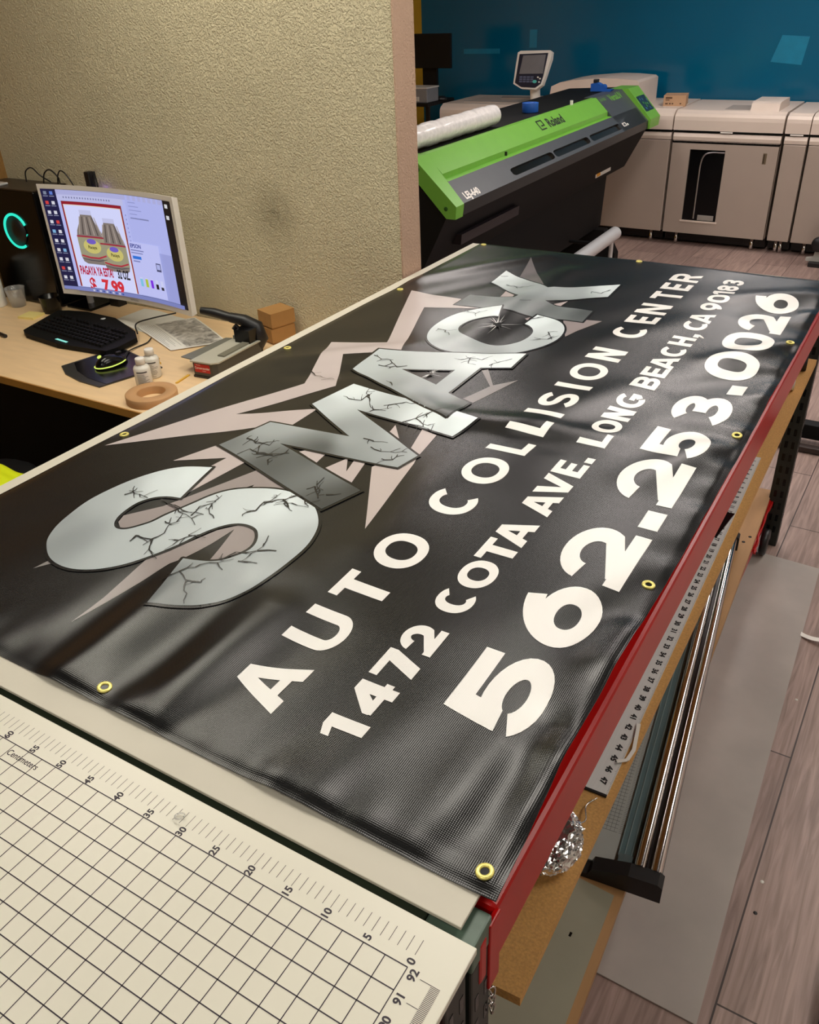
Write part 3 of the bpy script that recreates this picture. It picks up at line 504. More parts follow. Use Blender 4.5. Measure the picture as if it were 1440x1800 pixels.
# ---- bold grotesque letters, drawn in a space where the stroke is 1 wide and 1 high
def ribbon(pts, wd=1.0, closed=False):
    q_ = [pts[0]]
    for p in pts[1:]:
        if math.hypot(p[0] - q_[-1][0], p[1] - q_[-1][1]) > 1e-4: q_.append(p)
    pts = q_; n = len(pts); out = []
    for i, (x, y) in enumerate(pts):
        if closed: a, c = pts[i - 1], pts[(i + 1) % n]
        else: a, c = pts[max(i - 1, 0)], pts[min(i + 1, n - 1)]
        d1 = (x - a[0], y - a[1]); d2 = (c[0] - x, c[1] - y)
        def nm(d):
            l = math.hypot(*d); return (d[0] / l, d[1] / l) if l > 1e-9 else None
        u1, u2 = nm(d1), nm(d2); u1 = u1 or u2; u2 = u2 or u1
        tx, ty = u1[0] + u2[0], u1[1] + u2[1]; l = math.hypot(tx, ty); tx, ty = tx / l, ty / l
        k = wd / 2 / max(.35, tx * u1[0] + ty * u1[1])
        out.append(((x - ty * k, y + tx * k), (x + ty * k, y - tx * k)))
    if closed:
        h = n // 2; o2 = out + out[:1]
        return [[o[0] for o in o2[:h + 1]] + [o[1] for o in reversed(o2[:h + 1])], [o[0] for o in o2[h:]] + [o[1] for o in reversed(o2[h:])]]
    return [[o[0] for o in out] + [o[1] for o in reversed(out)]]
def arc(cx, cy, rx, ry, a0, a1, n=18, e=1.0):
    o = []
    for i in range(n + 1):
        a = math.radians(a0 + (a1 - a0) * i / n); c, s = math.cos(a), math.sin(a)
        o.append((cx + rx * math.copysign(abs(c) ** e, c), cy + ry * math.copysign(abs(s) ** e, s)))
    return o
def rect(x0, y0, x1, y1): return [[(x0, y0), (x1, y0), (x1, y1), (x0, y1)]]
def glyph(ch, W, Hh):
    R = ribbon; cx = W / 2; rx = cx - .5; ry = Hh / 2 - .5; cy = Hh / 2
    if ch in 'O0': return R(arc(cx, cy, rx, ry, 0, 360, 44, .92 if ch == 'O' else .82)[:-1], closed=True)
    if ch == 'C': return R(arc(cx + .1, cy, rx + .1, ry, 52, 308, 34, .92))
    if ch == 'G': return R(arc(cx + .1, cy, rx + .1, ry, 52, 300, 34, .92)) + R([(cx + rx * .62, .5 + ry * .32), (W - .5, cy - ry * .45), (W - .5, cy - .05)]) + rect(cx + .1, cy - .55, W, cy + .35)
    if ch == 'S':
        r = (Hh - 1) / 4; rx2 = rx
        return R(arc(cx, Hh - .5 - r, rx2, r, 28, 270, 22, .95)[:-1] + arc(cx, .5 + r, rx2, r, 90, -152, 22, .95))
    if ch == 'U':
        r = min(rx, Hh * .45); return R([(.5, Hh), (.5, .5 + r * .9)] + arc(cx, .5 + r * .9, rx, r * .9, 180, 360, 18)[1:] + [(W - .5, Hh)])
    if ch == 'A':
        a = .62; t = 1.14
        return [[(0, 0), (t, 0), (cx + .1, Hh * .80), (cx - a, Hh)], [(W, 0), (cx + a, Hh), (cx - .1, Hh * .80), (W - t, 0)], [(cx - a, Hh), (cx, Hh * .75), (cx + a, Hh)], [(W * .22, Hh * .17), (W * .78, Hh * .17), (W * .68, Hh * .17 + .95), (W * .32, Hh * .17 + .95)]]
    if ch == 'V':
        a = .62; t = 1.14
        return [[(0, Hh), (cx - a, 0), (cx + .1, Hh * .22), (t, Hh)], [(W, Hh), (W - t, Hh), (cx - .1, Hh * .22), (cx + a, 0)], [(cx - a, 0), (cx + a, 0), (cx, Hh * .3)]]
    if ch == 'T': return rect(0, Hh - 1, W, Hh) + rect(cx - .52, 0, cx + .52, Hh - .9)
    if ch == 'L': return rect(0, 0, 1, Hh) + rect(.9, 0, W, 1)
    if ch == 'I': return rect(0, 0, W, Hh)
    if ch == 'H': return rect(0, 0, 1, Hh) + rect(W - 1, 0, W, Hh) + rect(.9, cy - .5, W - .9, cy + .5)
    if ch == 'E': return rect(0, 0, 1, Hh) + rect(.9, 0, W, .95) + rect(.9, Hh - .95, W, Hh) + rect(.9, cy - .48, W * .92, cy + .48)
    if ch == 'N': return rect(0, 0, 1, Hh) + rect(W - 1, 0, W, Hh) + [[(0, Hh), (1.1, Hh), (W, 0), (W - 1.1, 0)]]
    if ch in 'RB':
        m = Hh * .46 if ch == 'R' else Hh * .5; r = (Hh - .5 - m) / 2
        q = rect(0, 0, 1, Hh) + R([(.5, Hh - .5), (W - .56 - r * .9, Hh - .5)] + arc(W - .55 - r * .9, Hh - .5 - r, r * .9, r, 90, -90, 12) + [(.5, m)])
        if ch == 'R': q += [[(cx - .35, m), (cx + .75, m), (W, 0), (W - 1.15, 0)]]
        else:
            r2 = (m - .5) / 2; q += R([(.5, m), (W - .5 - r2, m)] + arc(W - .5 - r2, .5 + r2, r2, r2, 90, -90, 12) + [(.5, .5)])
        return q
    if ch == '.': return rect(0, 0, W, 1.22)
    if ch == ',': return rect(0, 0, W, 1.05) + [[(W * .45, 0), (W, 0), (W, .1), (W * .3, -1.0), (0, -1.0)]]
    if ch == '1': return rect(W - 1.05, 0, W, Hh) + [[(0, Hh * .66), (0, Hh * .66 + .95), (W - 1.0, Hh), (W - .6, Hh), (W - .9, Hh * .78)]]
    if ch == '2':
        r = Hh * .30; yc = Hh - .5 - r
        p = arc(cx - .02, yc, rx, r, 172, -28, 22); return R(p + [(.62, .62)]) + rect(0, 0, W, 1.0) + [[(0, 0), (1.3, 0), (1.3, 1), (.15, .9)]]
    if ch == '3':
        r1 = (Hh - 1) * .235; r2 = (Hh - 1) * .265
        return R(arc(cx, Hh - .5 - r1, rx * .93, r1, 158, -88, 22)) + R(arc(cx, .5 + r2, rx, r2, 92, -158, 22)) + rect(cx - .35, .5 + 2 * r2 - .5, cx + .2, .5 + 2 * r2 + .5)
    if ch == '4': return rect(W * .56, 0, W * .56 + 1, Hh) + rect(.05, Hh * .2, W, Hh * .2 + .95) + [[(0, Hh * .2 + .25), (0, Hh * .2 + .95), (W * .56, Hh), (W * .56 + .5, Hh), (W * .56 + .5, Hh - .9), (1.25, Hh * .2 + .9)]]
    if ch == '5':
        r = Hh * .285 - .20; yc = .5 + r
        return rect(W * .13, Hh - 1, W * .93, Hh) + [[(W * .13, Hh), (W * .13 + .95, Hh), (W * .10 + .72, Hh * .40), (W * .05, Hh * .36)]] + R(arc(cx, yc, rx, r, 146, -158, 26))
    if ch in '69':
        r = Hh * .315 - .2; yc = .5 + r
        q = R(arc(cx, yc, rx, r, 0, 360, 36, .95)[:-1], closed=True) + R(arc(W * .80, yc, W * .80 - .5, Hh - .45 - yc, 180, 100, 16))
        if ch == '9': q = [[(W - x, Hh - y) for x, y in p] for p in q]
        return q
    if ch == '7': return rect(0, Hh - 1, W, Hh) + [[(W, Hh), (W, Hh - 1.0), (W * .30 + 1.05, 0), (W * .24, 0), (W - 1.15, Hh - .8)]]
    if ch == '8':
        r1 = (Hh - 1) * .235; r2 = (Hh - 1) * .265
        return R(arc(cx, Hh - .5 - r1, rx * .93, r1, 0, 360, 30)[:-1], closed=True) + R(arc(cx, .5 + r2, rx, r2, 0, 360, 30)[:-1], closed=True)
    return []
TEXT = [  # cap line x, base line x, stem along y, stroke along x, glyphs with their span along y
 (-.187, -.061, .0465, .0295, [('5', .203, .368), ('6', .401, .556), ('2', .576, .745), ('.', .773, .835), ('2', .859, 1.024), ('5', 1.040, 1.197), ('3', 1.228, 1.390), ('.', 1.420, 1.485), ('0', 1.512, 1.672), ('0', 1.690, 1.852), ('2', 1.868, 2.032), ('6', 2.058, 2.218)]),
 (-.472, -.383, .0245, .0178, [('A', .098, .197), ('U', .234, .320), ('T', .354, .425), ('O', .458, .562), ('C', .650, .742), ('O', .778, .886), ('L', .921, .982), ('L', 1.017, 1.078), ('I', 1.114, 1.138), ('S', 1.166, 1.255), ('I', 1.291, 1.316), ('O', 1.352, 1.463), ('N', 1.495, 1.576), ('C', 1.670, 1.768), ('E', 1.803, 1.868), ('N', 1.893, 1.984), ('T', 2.038, 2.114), ('E', 2.143, 2.211), ('R', 2.240, 2.327)]),
 (-.312, -.250, .0210, .0136, [('1', .102, .141), ('4', .158, .222), ('7', .230, .290), ('2', .297, .357), ('C', .400, .463), ('O', .472, .552), ('T', .556, .622), ('A', .614, .694), ('A', .726, .806), ('V', .800, .880), ('E', .887, .942), ('.', .952, .975), ('L', 1.026, 1.083), ('O', 1.088, 1.166), ('N', 1.173, 1.236), ('G', 1.246, 1.324), ('B', 1.366, 1.436), ('E', 1.446, 1.504), ('A', 1.502, 1.588), ('C', 1.592, 1.668), ('H', 1.678, 1.744), (',', 1.752, 1.776), ('C', 1.802, 1.880), ('A', 1.868, 1.950), ('9', 1.984, 2.056), ('0', 2.064, 2.136), ('1', 2.140, 2.178), ('8', 2.188, 2.252), ('3', 2.260, 2.324)]),
]
def banner():
    root = thing('vinyl_banner', (-BW / 2, BL / 2, H), 'black printed vinyl banner with brass eyelets spread over the worktable', 'banner')
    mat = banner_material(); bm = bmesh.new(); lay = bm.loops.layers.float_color.new('ink')
    G = .01
    def put(x, y, off=0.0):
        return (edge_x(x, y), y, H + banner_h(x, y) + off)
    def emitpoly(loops, colr, off):
        """print a flat outline on the cloth: cut on the cloth's own grid, then laid on it"""
        t = bmesh.new(); al = [p for lp in loops for p in lp]
        if len(loops) == 1 and len(loops[0]) <= 4: fs = [list(range(len(al)))]
        else: fs = [list(q) for q in tessellate_polygon([[Vector((a, c, 0)) for a, c in lp] for lp in loops])]
        vs = [t.verts.new((a, c, 0)) for a, c in al]
        for f in fs:
            try: t.faces.new([vs[i] for i in f])
            except ValueError: pass
        for k in (0, 1):
            lo = min(p[k] for p in al); hi = max(p[k] for p in al)
            g = math.floor(lo / G) + 1
            while g * G < hi:
                no = (1, 0, 0) if k == 0 else (0, 1, 0); co = (g * G, 0, 0) if k == 0 else (0, g * G, 0)
                bmesh.ops.bisect_plane(t, geom=t.verts[:] + t.edges[:] + t.faces[:], plane_co=co, plane_no=no, dist=1e-6); g += 1
        mp = {v: bm.verts.new(put(min(-.0005, v.co.x), v.co.y, off)) for v in t.verts}
        for f in t.faces:
            q = [mp[v] for v in f.verts]
            if f.normal.z < 0: q.reverse()
            try: nf = bm.faces.new(q)
            except ValueError: continue
            nf.smooth = True
            for lp in nf.loops:
                c = colr(lp.vert.co.x, lp.vert.co.y) if callable(colr) else colr
                lp[lay] = (c[0], c[1], c[2], 1)
        t.free()
    # cloth
    nx, ny = 125, 244
    xs = [-BW + .0] + [-1.24 + i * G for i in range(125)]
    ys = [i * G for i in range(244)] + [BL]
    base = (.0075, .0075, .0078)
    grid = [[bm.verts.new(put(x, y)) for y in ys] for x in xs]
    for i in range(len(xs) - 1):
        for j in range(len(ys) - 1):
            f = bm.faces.new((grid[i][j], grid[i + 1][j], grid[i + 1][j + 1], grid[i][j + 1])); f.smooth = True
            for lp in f.loops: lp[lay] = (*base, 1)
    # grey-pink shards
    for poly, c in ART_SHARDS: emitpoly([poly], c, .0005)
    # letters of the big word: dark outline, chrome-like face
    def grad(key):
        A = ART_ANCH[key]
        def f(x, y):
            sw = 0; sv = 0
            for (ax, ay), v in A:
                w_ = 1 / ((x - ax) ** 2 + (.6 * (y - ay)) ** 2 + 1e-4) ** 1.5; sw += w_; sv += w_ * v
            v = sv / sw * .92; return (v * .90, v * 1.0, v * 1.03)
        return f
    def outline(lp, wd, off, c):
        for i in range(len(lp)):
            a, b_ = Vector(lp[i]), Vector(lp[(i + 1) % len(lp)]); d = b_ - a
            if d.length < 1e-5: continue
            d.normalize(); n = Vector((-d.y, d.x)) * wd; e = d * wd * .8
            emitpoly([[tuple(a - e - n), tuple(b_ + e - n), tuple(b_ + e + n), tuple(a - e + n)]], c, off)
    lv = .0008
    def smooth(lp):                               # round the curved runs, keep the real corners
        n = len(lp); o = []
        def turn(i):
            a, b_, c = (Vector(lp[(i + k) % n]) for k in (-1, 0, 1)); return (b_ - a).angle(c - b_, 0) > .75
        for i in range(n):
            p0, p1, p2, p3 = (Vector(lp[(i + k) % n]) for k in (-1, 0, 1, 2))
            if turn(i): p0 = p1 * 2 - p2
            if turn((i + 1) % n): p3 = p2 * 2 - p1
            for k in range(4):
                t = k / 4; o.append(tuple(.5 * ((2 * p1) + (p2 - p0) * t + (2 * p0 - 5 * p1 + 4 * p2 - p3) * t * t + (3 * p1 - p0 - 3 * p2 + p3) * t ** 3)))
        return o
    for key, loops in (('K', [ART_K]), ('C', [smooth(ART_C)]), ('S', [smooth(ART_S)]), ('M', [ART_M]), ('A', [ART_A, ART_AH])):
        for lp in loops: outline(lp, .0060, lv, (.006, .006, .007))
        emitpoly(loops, grad(key), lv + .0003); lv += .0004
    # cracks
    rnd = random.Random(11); lv += .0005
    def crack(p, w0, depth=0):
        q = []
        for i in range(len(p) - 1):
            a, c = Vector(p[i]), Vector(p[i + 1]); n = max(2, int((c - a).length / .012))
            for k in range(n):
                v = a.lerp(c, k / n); j = .0028 if (i or k) else 0
                q.append((v.x + rnd.uniform(-j, j), v.y + rnd.uniform(-j, j) * 1.5))
        q.append(tuple(p[-1])); m = len(q)
        for i in range(m - 1):
            wa = w0 * (1 - .75 * i / m) * rnd.uniform(.6, 1.3); a, c = Vector(q[i]), Vector(q[i + 1]); d = (c - a)
            if d.length < 1e-5: continue
            d.normalize(); n = Vector((-d.y, d.x)) * wa
            emitpoly([[tuple(a - n), tuple(c - n * .8), tuple(c + n * .8), tuple(a + n)]], (.012, .012, .014), lv)
            if depth == 0 and rnd.random() < .45:
                an = rnd.uniform(0, 2 * PI); ll = rnd.uniform(.008, .026); crack([tuple(a), (a.x + ll * math.cos(an), a.y + 1.5 * ll * math.sin(an))], w0 * .55, 1)
    for c in ART_CRACKS: crack(c, .0017)
    # bullet marks
    for (hx, hy), s in zip(ART_HOLES, (1.0, .5)):
        for k in range(26):
            an = rnd.uniform(0, 2 * PI); r0 = rnd.uniform(.006, .02) * s; r1 = r0 + rnd.uniform(.015, .075) * s * (1 if k % 3 else 1.5); wd = rnd.uniform(.0005, .0016) * s ** .5
            d = Vector((math.cos(an) * .62, math.sin(an))); n = Vector((-d.y, d.x)).normalized() * wd; o = Vector((hx, hy))
            g = rnd.choice((.75, .5, .9, .25, .012))
            emitpoly([[tuple(o + d * r0 - n), tuple(o + d * r1), tuple(o + d * r0 + n)]], (g, g, g), lv + .0003)
        emitpoly([[(hx + .012 * s * math.cos(a) * rnd.uniform(.6, 1.2), hy + .018 * s * math.sin(a) * rnd.uniform(.6, 1.2)) for a in [2 * PI * k / 12 for k in range(12)]]], (.004, .004, .004), lv + .0005)
    # lettering
    white = (.86, .84, .81)
    for cap, basex, sy, sx, gl in TEXT:
        for ch, y0, y1 in gl:
            W, Hh = (y1 - y0) / sy, (basex - cap) / sx
            for pk, p in enumerate(glyph(ch, W, Hh)):
                p = [(min(max(a, 0), W), max(c, 0 if ch != ',' else -2)) for a, c in p]
                q = [(basex - min(c, Hh) * sx, y0 + a * sy) for a, c in p]
                ar = sum(q[i][0] * q[(i + 1) % len(q)][1] - q[(i + 1) % len(q)][0] * q[i][1] for i in range(len(q)))
                if abs(ar) < 1e-8: continue
                emitpoly([q], white, .0006 + .00006 * pk)
    off = world_loc(root); nor = []
    for f in bm.faces: pass
    bm.verts.index_update()
    nor = [banner_n(v.co.x, v.co.y) for v in bm.verts]
    bm.transform(Matrix.Translation(-off))
    me = bpy.data.meshes.new('printed_sheet'); bm.to_mesh(me); bm.free(); me.materials.append(mat)
    me.normals_split_custom_set_from_vertices(nor)
    o = bpy.data.objects.new('printed_sheet', me); col.objects.link(o); o.parent = root
    # welded hem edge so the cloth has thickness
    b = MB(); hm = pm('vinyl_edge', L(26, 26, 27), .35, var=.3, vs=40)
    def strip(path):
        n = len(path); vs = []
        for x, y in path:
            z = H + banner_h(x, y); x = edge_x(x, y); vs += [(x, y, z + .0002), (x, y, max(H + .0002, z - .0011))]
        b.add(vs, [(2 * i, 2 * i + 1, 2 * i + 3, 2 * i + 2) for i in range(n - 1)], hm, True)
    strip([(0, y) for y in ys]); strip([(x, 0) for x in xs]); strip([(-BW, y) for y in ys]); strip([(x, BL) for x in xs])
    b.build('hem', root, recalc=False)
    # brass eyelets
    brass = pm('brass', L(240, 226, 130), .3, .4, var=.05)
    d = .025; sy_ = .594
    places = [(-d, d + k * sy_) for k in range(4)] + [(-d, BL - d), (-BW / 2, d), (-BW + d, d), (-BW + d, d + sy_), (-BW + d, d + 2 * sy_), (-BW + d, d + 3 * sy_), (-BW + d, BL - d), (-BW / 2, BL - d)]
    for x, y in places:
        z = H + banner_h(x, y) + .0004; n = banner_n(x, y); T = n.to_track_quat('Z', 'Y').to_matrix().to_4x4()
        b = MB(); x = edge_x(x, y); b.lathe([(.0052, -.0004), (.0054, .0014), (.0060, .0020), (.0098, .0020), (.0105, .0012), (.0107, -.0004)], (x, y, z), brass, 32, T=T)
        b.lathe([(0, .0004), (.0054, .0004)], (x, y, z), M_gloss, 20, T=T)
        b.build('grommet', root, label='brass eyelet ring')
banner()
# ================================================================== DESK AND WHAT STANDS ON IT
DZ = .72
M_birch = pm('light_birch_laminate', L(232, 200, 154), .5, var=.05, vs=6, stretch=(1, 6, 6))
M_birch_edge = pm('birch_edge_band', L(178, 128, 62), .5, var=.08)
M_kraft = pm('kraft_cardboard', L(170, 126, 72), .75, var=.05, vs=30)
def desk():
    t = thing('desk', (-2.4, 1.55, 0), 'long light birch desk against the cream stucco wall', 'desk')
    b = MB(); b.box(-3.33, -1.53, 1.152, 1.955, DZ - .028, DZ, M_birch, .002); b.build('desktop', t)
    b = MB(); b.box(-3.33, -1.53, 1.147, 1.152, DZ - .028, DZ - .001, M_birch_edge); b.build('edge_band', t, label='darker front edge band')
    for x in (-3.30, -1.58):
        b = MB(); b.box(x, x + .03, 1.20, 1.94, 0, DZ - .028, M_blackmat); b.build('side_panel', t, label='black side panel')
    b = MB(); b.box(-3.27, -1.58, 1.30, 1.32, .02, DZ - .03, M_blackmat); b.build('modesty_panel', t, label='black front panel')
desk()
b = MB(); b.box(-3.30, -1.36, .10, 1.14, .0005, .012, pm('black_rubber_mat', L(14, 14, 14), .8, var=.2)); b.build('floor_mat', label='black rubber mat on the floor between desk and worktable', category='mat')
b = MB(); rnd = random.Random(8)
t0 = bmesh.new(); bmesh.ops.create_grid(t0, x_segments=16, y_segments=12, size=.5)
for v in t0.verts: v.co = Vector((-2.31 + v.co.x * .25, .875 + v.co.y * .13, (.502) + .006 * math.sin(9 * v.co.x + 4 * v.co.y) + .004 * math.sin(14 * v.co.y)))
bmesh.ops.solidify(t0, geom=t0.faces[:], thickness=.008)
b.merge(t0, pm('neon_yellow_cloth', L(222, 236, 0), .7, var=.05), True)
yellow_cloth = b
# stool under the yellow cloth
t = thing('black_stool', (-2.33, .875, 0), 'black stool between the desk and the worktable', 'stool')
b = MB(); b.lathe([(0, .43), (.16, .43), (.17, .44), (.17, .465), (.15, .48), (0, .48)], (-2.33, .875, 0), M_black); b.build('seat', t)
b = MB(); b.lathe([(.025, .012), (.025, .43)], (-2.33, .875, 0), M_blackmat); b.lathe([(0, .013), (.20, .013), (.20, .03), (.03, .05), (0, .05)], (-2.33, .875, 0), M_blackmat); b.build('pedestal', t)
yellow_cloth.build('yellow_cloth', label='neon yellow cloth at the left edge below the desk', category='cloth')

# ---- curved monitor
def monitor():
    cx, yc, Rr = -2.411, 1.715, 1.75
    t = thing('curved_monitor', (-2.6, 1.85, DZ), 'large white framed curved monitor showing a jar flyer', 'monitor')
    def P(u, v, off=0.0):
        a = u / Rr; return Vector((cx + (Rr - off) * math.sin(a), yc - Rr + (Rr - off) * math.cos(a) * 1.0 if False else yc - (Rr - (Rr - off) * math.cos(a)), v))
    hw = .357; z0, z1 = .838, 1.262
    n = 24; us = [-hw + 2 * hw * i / n for i in range(n + 1)]
    b = MB()   # shell
    vs = []; fs = []
    for u in us: vs += [P(u, z0, 0), P(u, z1, 0), P(u, z1 - .006, -.022), P(u, z0 + .006, -.022)]
    for i in range(n):
        for k in range(4): fs.append([4 * i + k, 4 * i + (k + 1) % 4, 4 * i + 4 + (k + 1) % 4, 4 * i + 4 + k])
    fs += [[0, 1, 2, 3], [4 * n + 3, 4 * n + 2, 4 * n + 1, 4 * n]]
    b.add(vs, fs, M_white); b.build('housing', t)
    def quad(b, u0, u1, v0, v1, off, m):
        k = max(1, int(abs(u1 - u0) / .03) + 1)
        q = [P(u0 + (u1 - u0) * i / k, v, off) for i in range(k + 1) for v in (v0, v1)]
        b.add(q, [(2 * i, 2 * i + 2, 2 * i + 3, 2 * i + 1) for i in range(k)], m)
    b = MB(); fr = M_white
    for a in ((-hw, hw, z1 - .016, z1), (-hw, hw, z0, z0 + .020), (-hw, -hw + .012, z0, z1), (hw - .014, hw, z0, z1)): quad(b, *a, .002, fr)
    b.text('SAMSUNG', .010, lambda p, q: P(.02 + p, z0 + .0095 + q, .0026), pm('grey_print', L(120, 120, 118), .5)); b.build('bezel', t)
    # the lit picture
    s0, s1, t0_, t1_ = -hw + .013, hw - .015, z1 - .017, z0 + .021
    U = lambda s: s0 + (s1 - s0) * s
    V = lambda q: t0_ + (t1_ - t0_) * q
    E = {}
    def em(r, g, bb, k=.95):
        if (r, g, bb) not in E: E[(r, g, bb)] = emis('screen_%d_%d_%d' % (r, g, bb), L(r, g, bb), k)
        return E[(r, g, bb)]
    b = MB()
    def R(sa, sb, qa, qb, c, o): quad(b, U(sa), U(sb), V(qb), V(qa), .0024 + o * .00035, em(*c))
    def T(s, x, q, size, c, o, bold=0.0, ex=1.0, al='LEFT'):
        b.text(s, size, lambda p, w_: P(U(x) + p, V(q) + w_, .0024 + o * .00035), em(*c), bold=bold, align=al, ex=ex)
    def poly(pts, c, o):
        t_ = bmesh.new(); vv = [t_.verts.new((p, q, 0)) for p, q in pts]
        for tr in tessellate_polygon([[Vector((p, q, 0)) for p, q in pts]]):
            try: t_.faces.new([vv[i] for i in tr])
            except ValueError: pass
        for k in range(1, 40): bmesh.ops.bisect_plane(t_, geom=t_.verts[:] + t_.edges[:] + t_.faces[:], plane_co=(k / 40, 0, 0), plane_no=(1, 0, 0), dist=1e-6)
        for v in t_.verts: v.co = P(U(v.co.x), V(v.co.y), .0024 + o * .00035)
        b.merge(t_, em(*c))
    R(0, 1, 0, 1, (6, 6, 12), 0)
    R(0, .105, 0, .962, (18, 22, 66), 1)
    R(.105, .935, .0, .962, (176, 182, 236), 1)
    R(.105, .935, .0, .045, (168, 170, 216), 2); R(.105, .60, .045, .10, (184, 186, 226), 2)
    R(.62, .935, .0, .50, (170, 176, 232), 2); R(.60, .935, .50, .962, (150, 156, 214), 2)
    R(0, .97, .965, 1.0, (120, 128, 186), 2)
    for i in range(18): R(.15 + .02 * i, .158 + .02 * i, .062, .078, (110, 112, 150), 3)
    for i in range(10): R(.22 + .025 * i, .234 + .025 * i, .974, .992, (60, 80, 150) if i % 2 else (200, 200, 220), 3)
    for i in range(10):
        for k in range(2):
            c = ((210, 210, 220), (120, 170, 210), (200, 60, 60))[(i * 2 + k * 3) % 7 if (i * 2 + k * 3) % 7 < 3 else 0]
            R(.018 + .043 * k, .040 + .043 * k, .02 + .093 * i, .052 + .093 * i, c if i != 0 else ((90, 120, 200) if k else (120, 130, 150)), 3)
            R(.012 + .043 * k, .046 + .043 * k, .062 + .093 * i, .070 + .093 * i, (130, 134, 160), 3)
    for i in range(2): R(.95, .975, .03 + .10 * i, .065 + .10 * i, (210, 210, 214), 2)
    # page with dark red frame
    R(.128, .580, .105, .955, (120, 90, 60), 3); R(.130, .578, .108, .955, (140, 20, 40), 4); R(.140, .570, .135, .955, (222, 206, 190), 5); R(.144, .566, .142, .955, (206, 210, 248), 6)
    def jar(cx_, top, h, wd):
        pts = lambda l: [(cx_ + a * wd, top + h * q) for a, q in l]
        R(cx_ - .42 * wd, cx_ + .42 * wd, top, top + .085 * h, (190, 192, 226), 7)
        poly(pts([(-.40, .085), (.40, .085), (.52, .2), (.85, .38), (.95, .5), (.95, .86), (.85, .96), (.6, 1.0), (-.6, 1.0), (-.85, .96), (-.95, .86), (-.95, .5), (-.85, .38), (-.52, .2)]), (126, 116, 110), 7)
        for k in range(7):
            a = -.5 + k * .17; poly(pts([(a, .12), (a + .06, .12), (a * 1.55 + .09, .45), (a * 1.55, .45)]), (78, 70, 68) if k % 2 else (160, 148, 140), 8)
        poly(pts([(-.95, .50), (.95, .50), (.95, .88), (-.95, .88)]), (150, 146, 120), 8)
        poly(pts([(-.95, .47), (.95, .47), (.95, .50), (-.95, .50)]), (150, 40, 60), 9)
        poly(pts([(.62 * math.cos(a), .66 + .135 * math.sin(a)) for a in [2 * PI * k / 24 for k in range(24)]]), (196, 186, 110), 9)
        poly(pts([(.34 * math.cos(a), .57 + .05 * math.sin(a)) for a in [2 * PI * k / 18 for k in range(18)]]), (110, 90, 190), 10)
        T('Pacaya', cx_, top + h * .68, .017, (60, 56, 20), 10, .0004, 1.0, 'CENTER')
        poly(pts([(-.9, .83), (-.3, .86), (.3, .86), (.9, .80), (.9, .83), (.3, .89), (-.3, .89), (-.9, .86)]), (170, 40, 60), 10)
        poly(pts([(-.9, .90), (-.3, .92), (.3, .92), (.9, .88), (.9, .89), (.3, .935), (-.3, .935), (-.9, .91)]), (60, 60, 70), 10)
    jar(.29, .18, .53, .105); jar(.455, .24, .52, .105)
    T('PAGAYA YA ESTA!', .155, .785, .046, (176, 20, 60), 11, .0018, .46); T('32 OZ.', .440, .785, .046, (20, 20, 30), 11, .0018, .50)
    # price line, cut off by the edge of the window
    T('$', .205, .925, .068, (196, 30, 50), 11, .0025, .9); T('7.99', .300, .930, .068, (206, 40, 56), 11, .0030, 1.0)
    R(.105, .97, .963, 1.0, (120, 128, 186), 12)
    for i in range(10): R(.22 + .025 * i, .234 + .025 * i, .974, .992, (60, 80, 150) if i % 2 else (200, 200, 220), 13)
    # print dialog
    R(.585, .835, .43, .95, (186, 190, 240), 13); T('EPSON', .595, .47, .020, (20, 40, 130), 14, .0005)
    R(.595, .70, .505, .515, (110, 116, 170), 14); R(.595, .69, .53, .54, (120, 126, 180), 14); R(.60, .67, .565, .595, (40, 110, 210), 14); R(.60, .655, .61, .622, (120, 126, 180), 14)
    R(.785, .825, .60, .68, (70, 74, 110), 14); R(.790, .820, .61, .66, (170, 176, 226), 15)
    for i, c in enumerate(((120, 190, 220), (170, 190, 60), (120, 40, 220), (14, 14, 20), (30, 30, 40))):
        x = .625 + i * .043; R(x, x + .022, .77, .86, (200, 204, 240), 14); R(x, x + .022, (.785, .78, .78, .81, .83)[i], .86, c, 15)
    for i in range(8): R(.60, .607, .18 + .04 * i, .195 + .04 * i, (130, 136, 196), 3)
    for i in range(5): R(.64, .70 + .02 * (i % 3), .06 + .035 * i, .066 + .035 * i, (130, 136, 190), 3)
    R(.64, .79, .20, .212, (120, 126, 170), 3)
    b.build('screen', t, label='lit screen with a red framed flyer of two jars')
    b = MB(); b.box(-2.935, -2.785, 1.800, 1.945, DZ + .0005, DZ + .012, M_gloss, .003); b.build('stand_base', t, label='flat black base')
    b = MB(); b.tube([(-2.86, 1.87, DZ + .01), (-2.86, 1.87, .95), (-2.66, 1.80, 1.0), (-2.50, 1.755, 1.02)], .014, M_silver, 14)
    b.box(-2.56, -2.36, 1.735, 1.76, .96, 1.12, M_white, .01); b.build('stand_neck', t)
monitor()
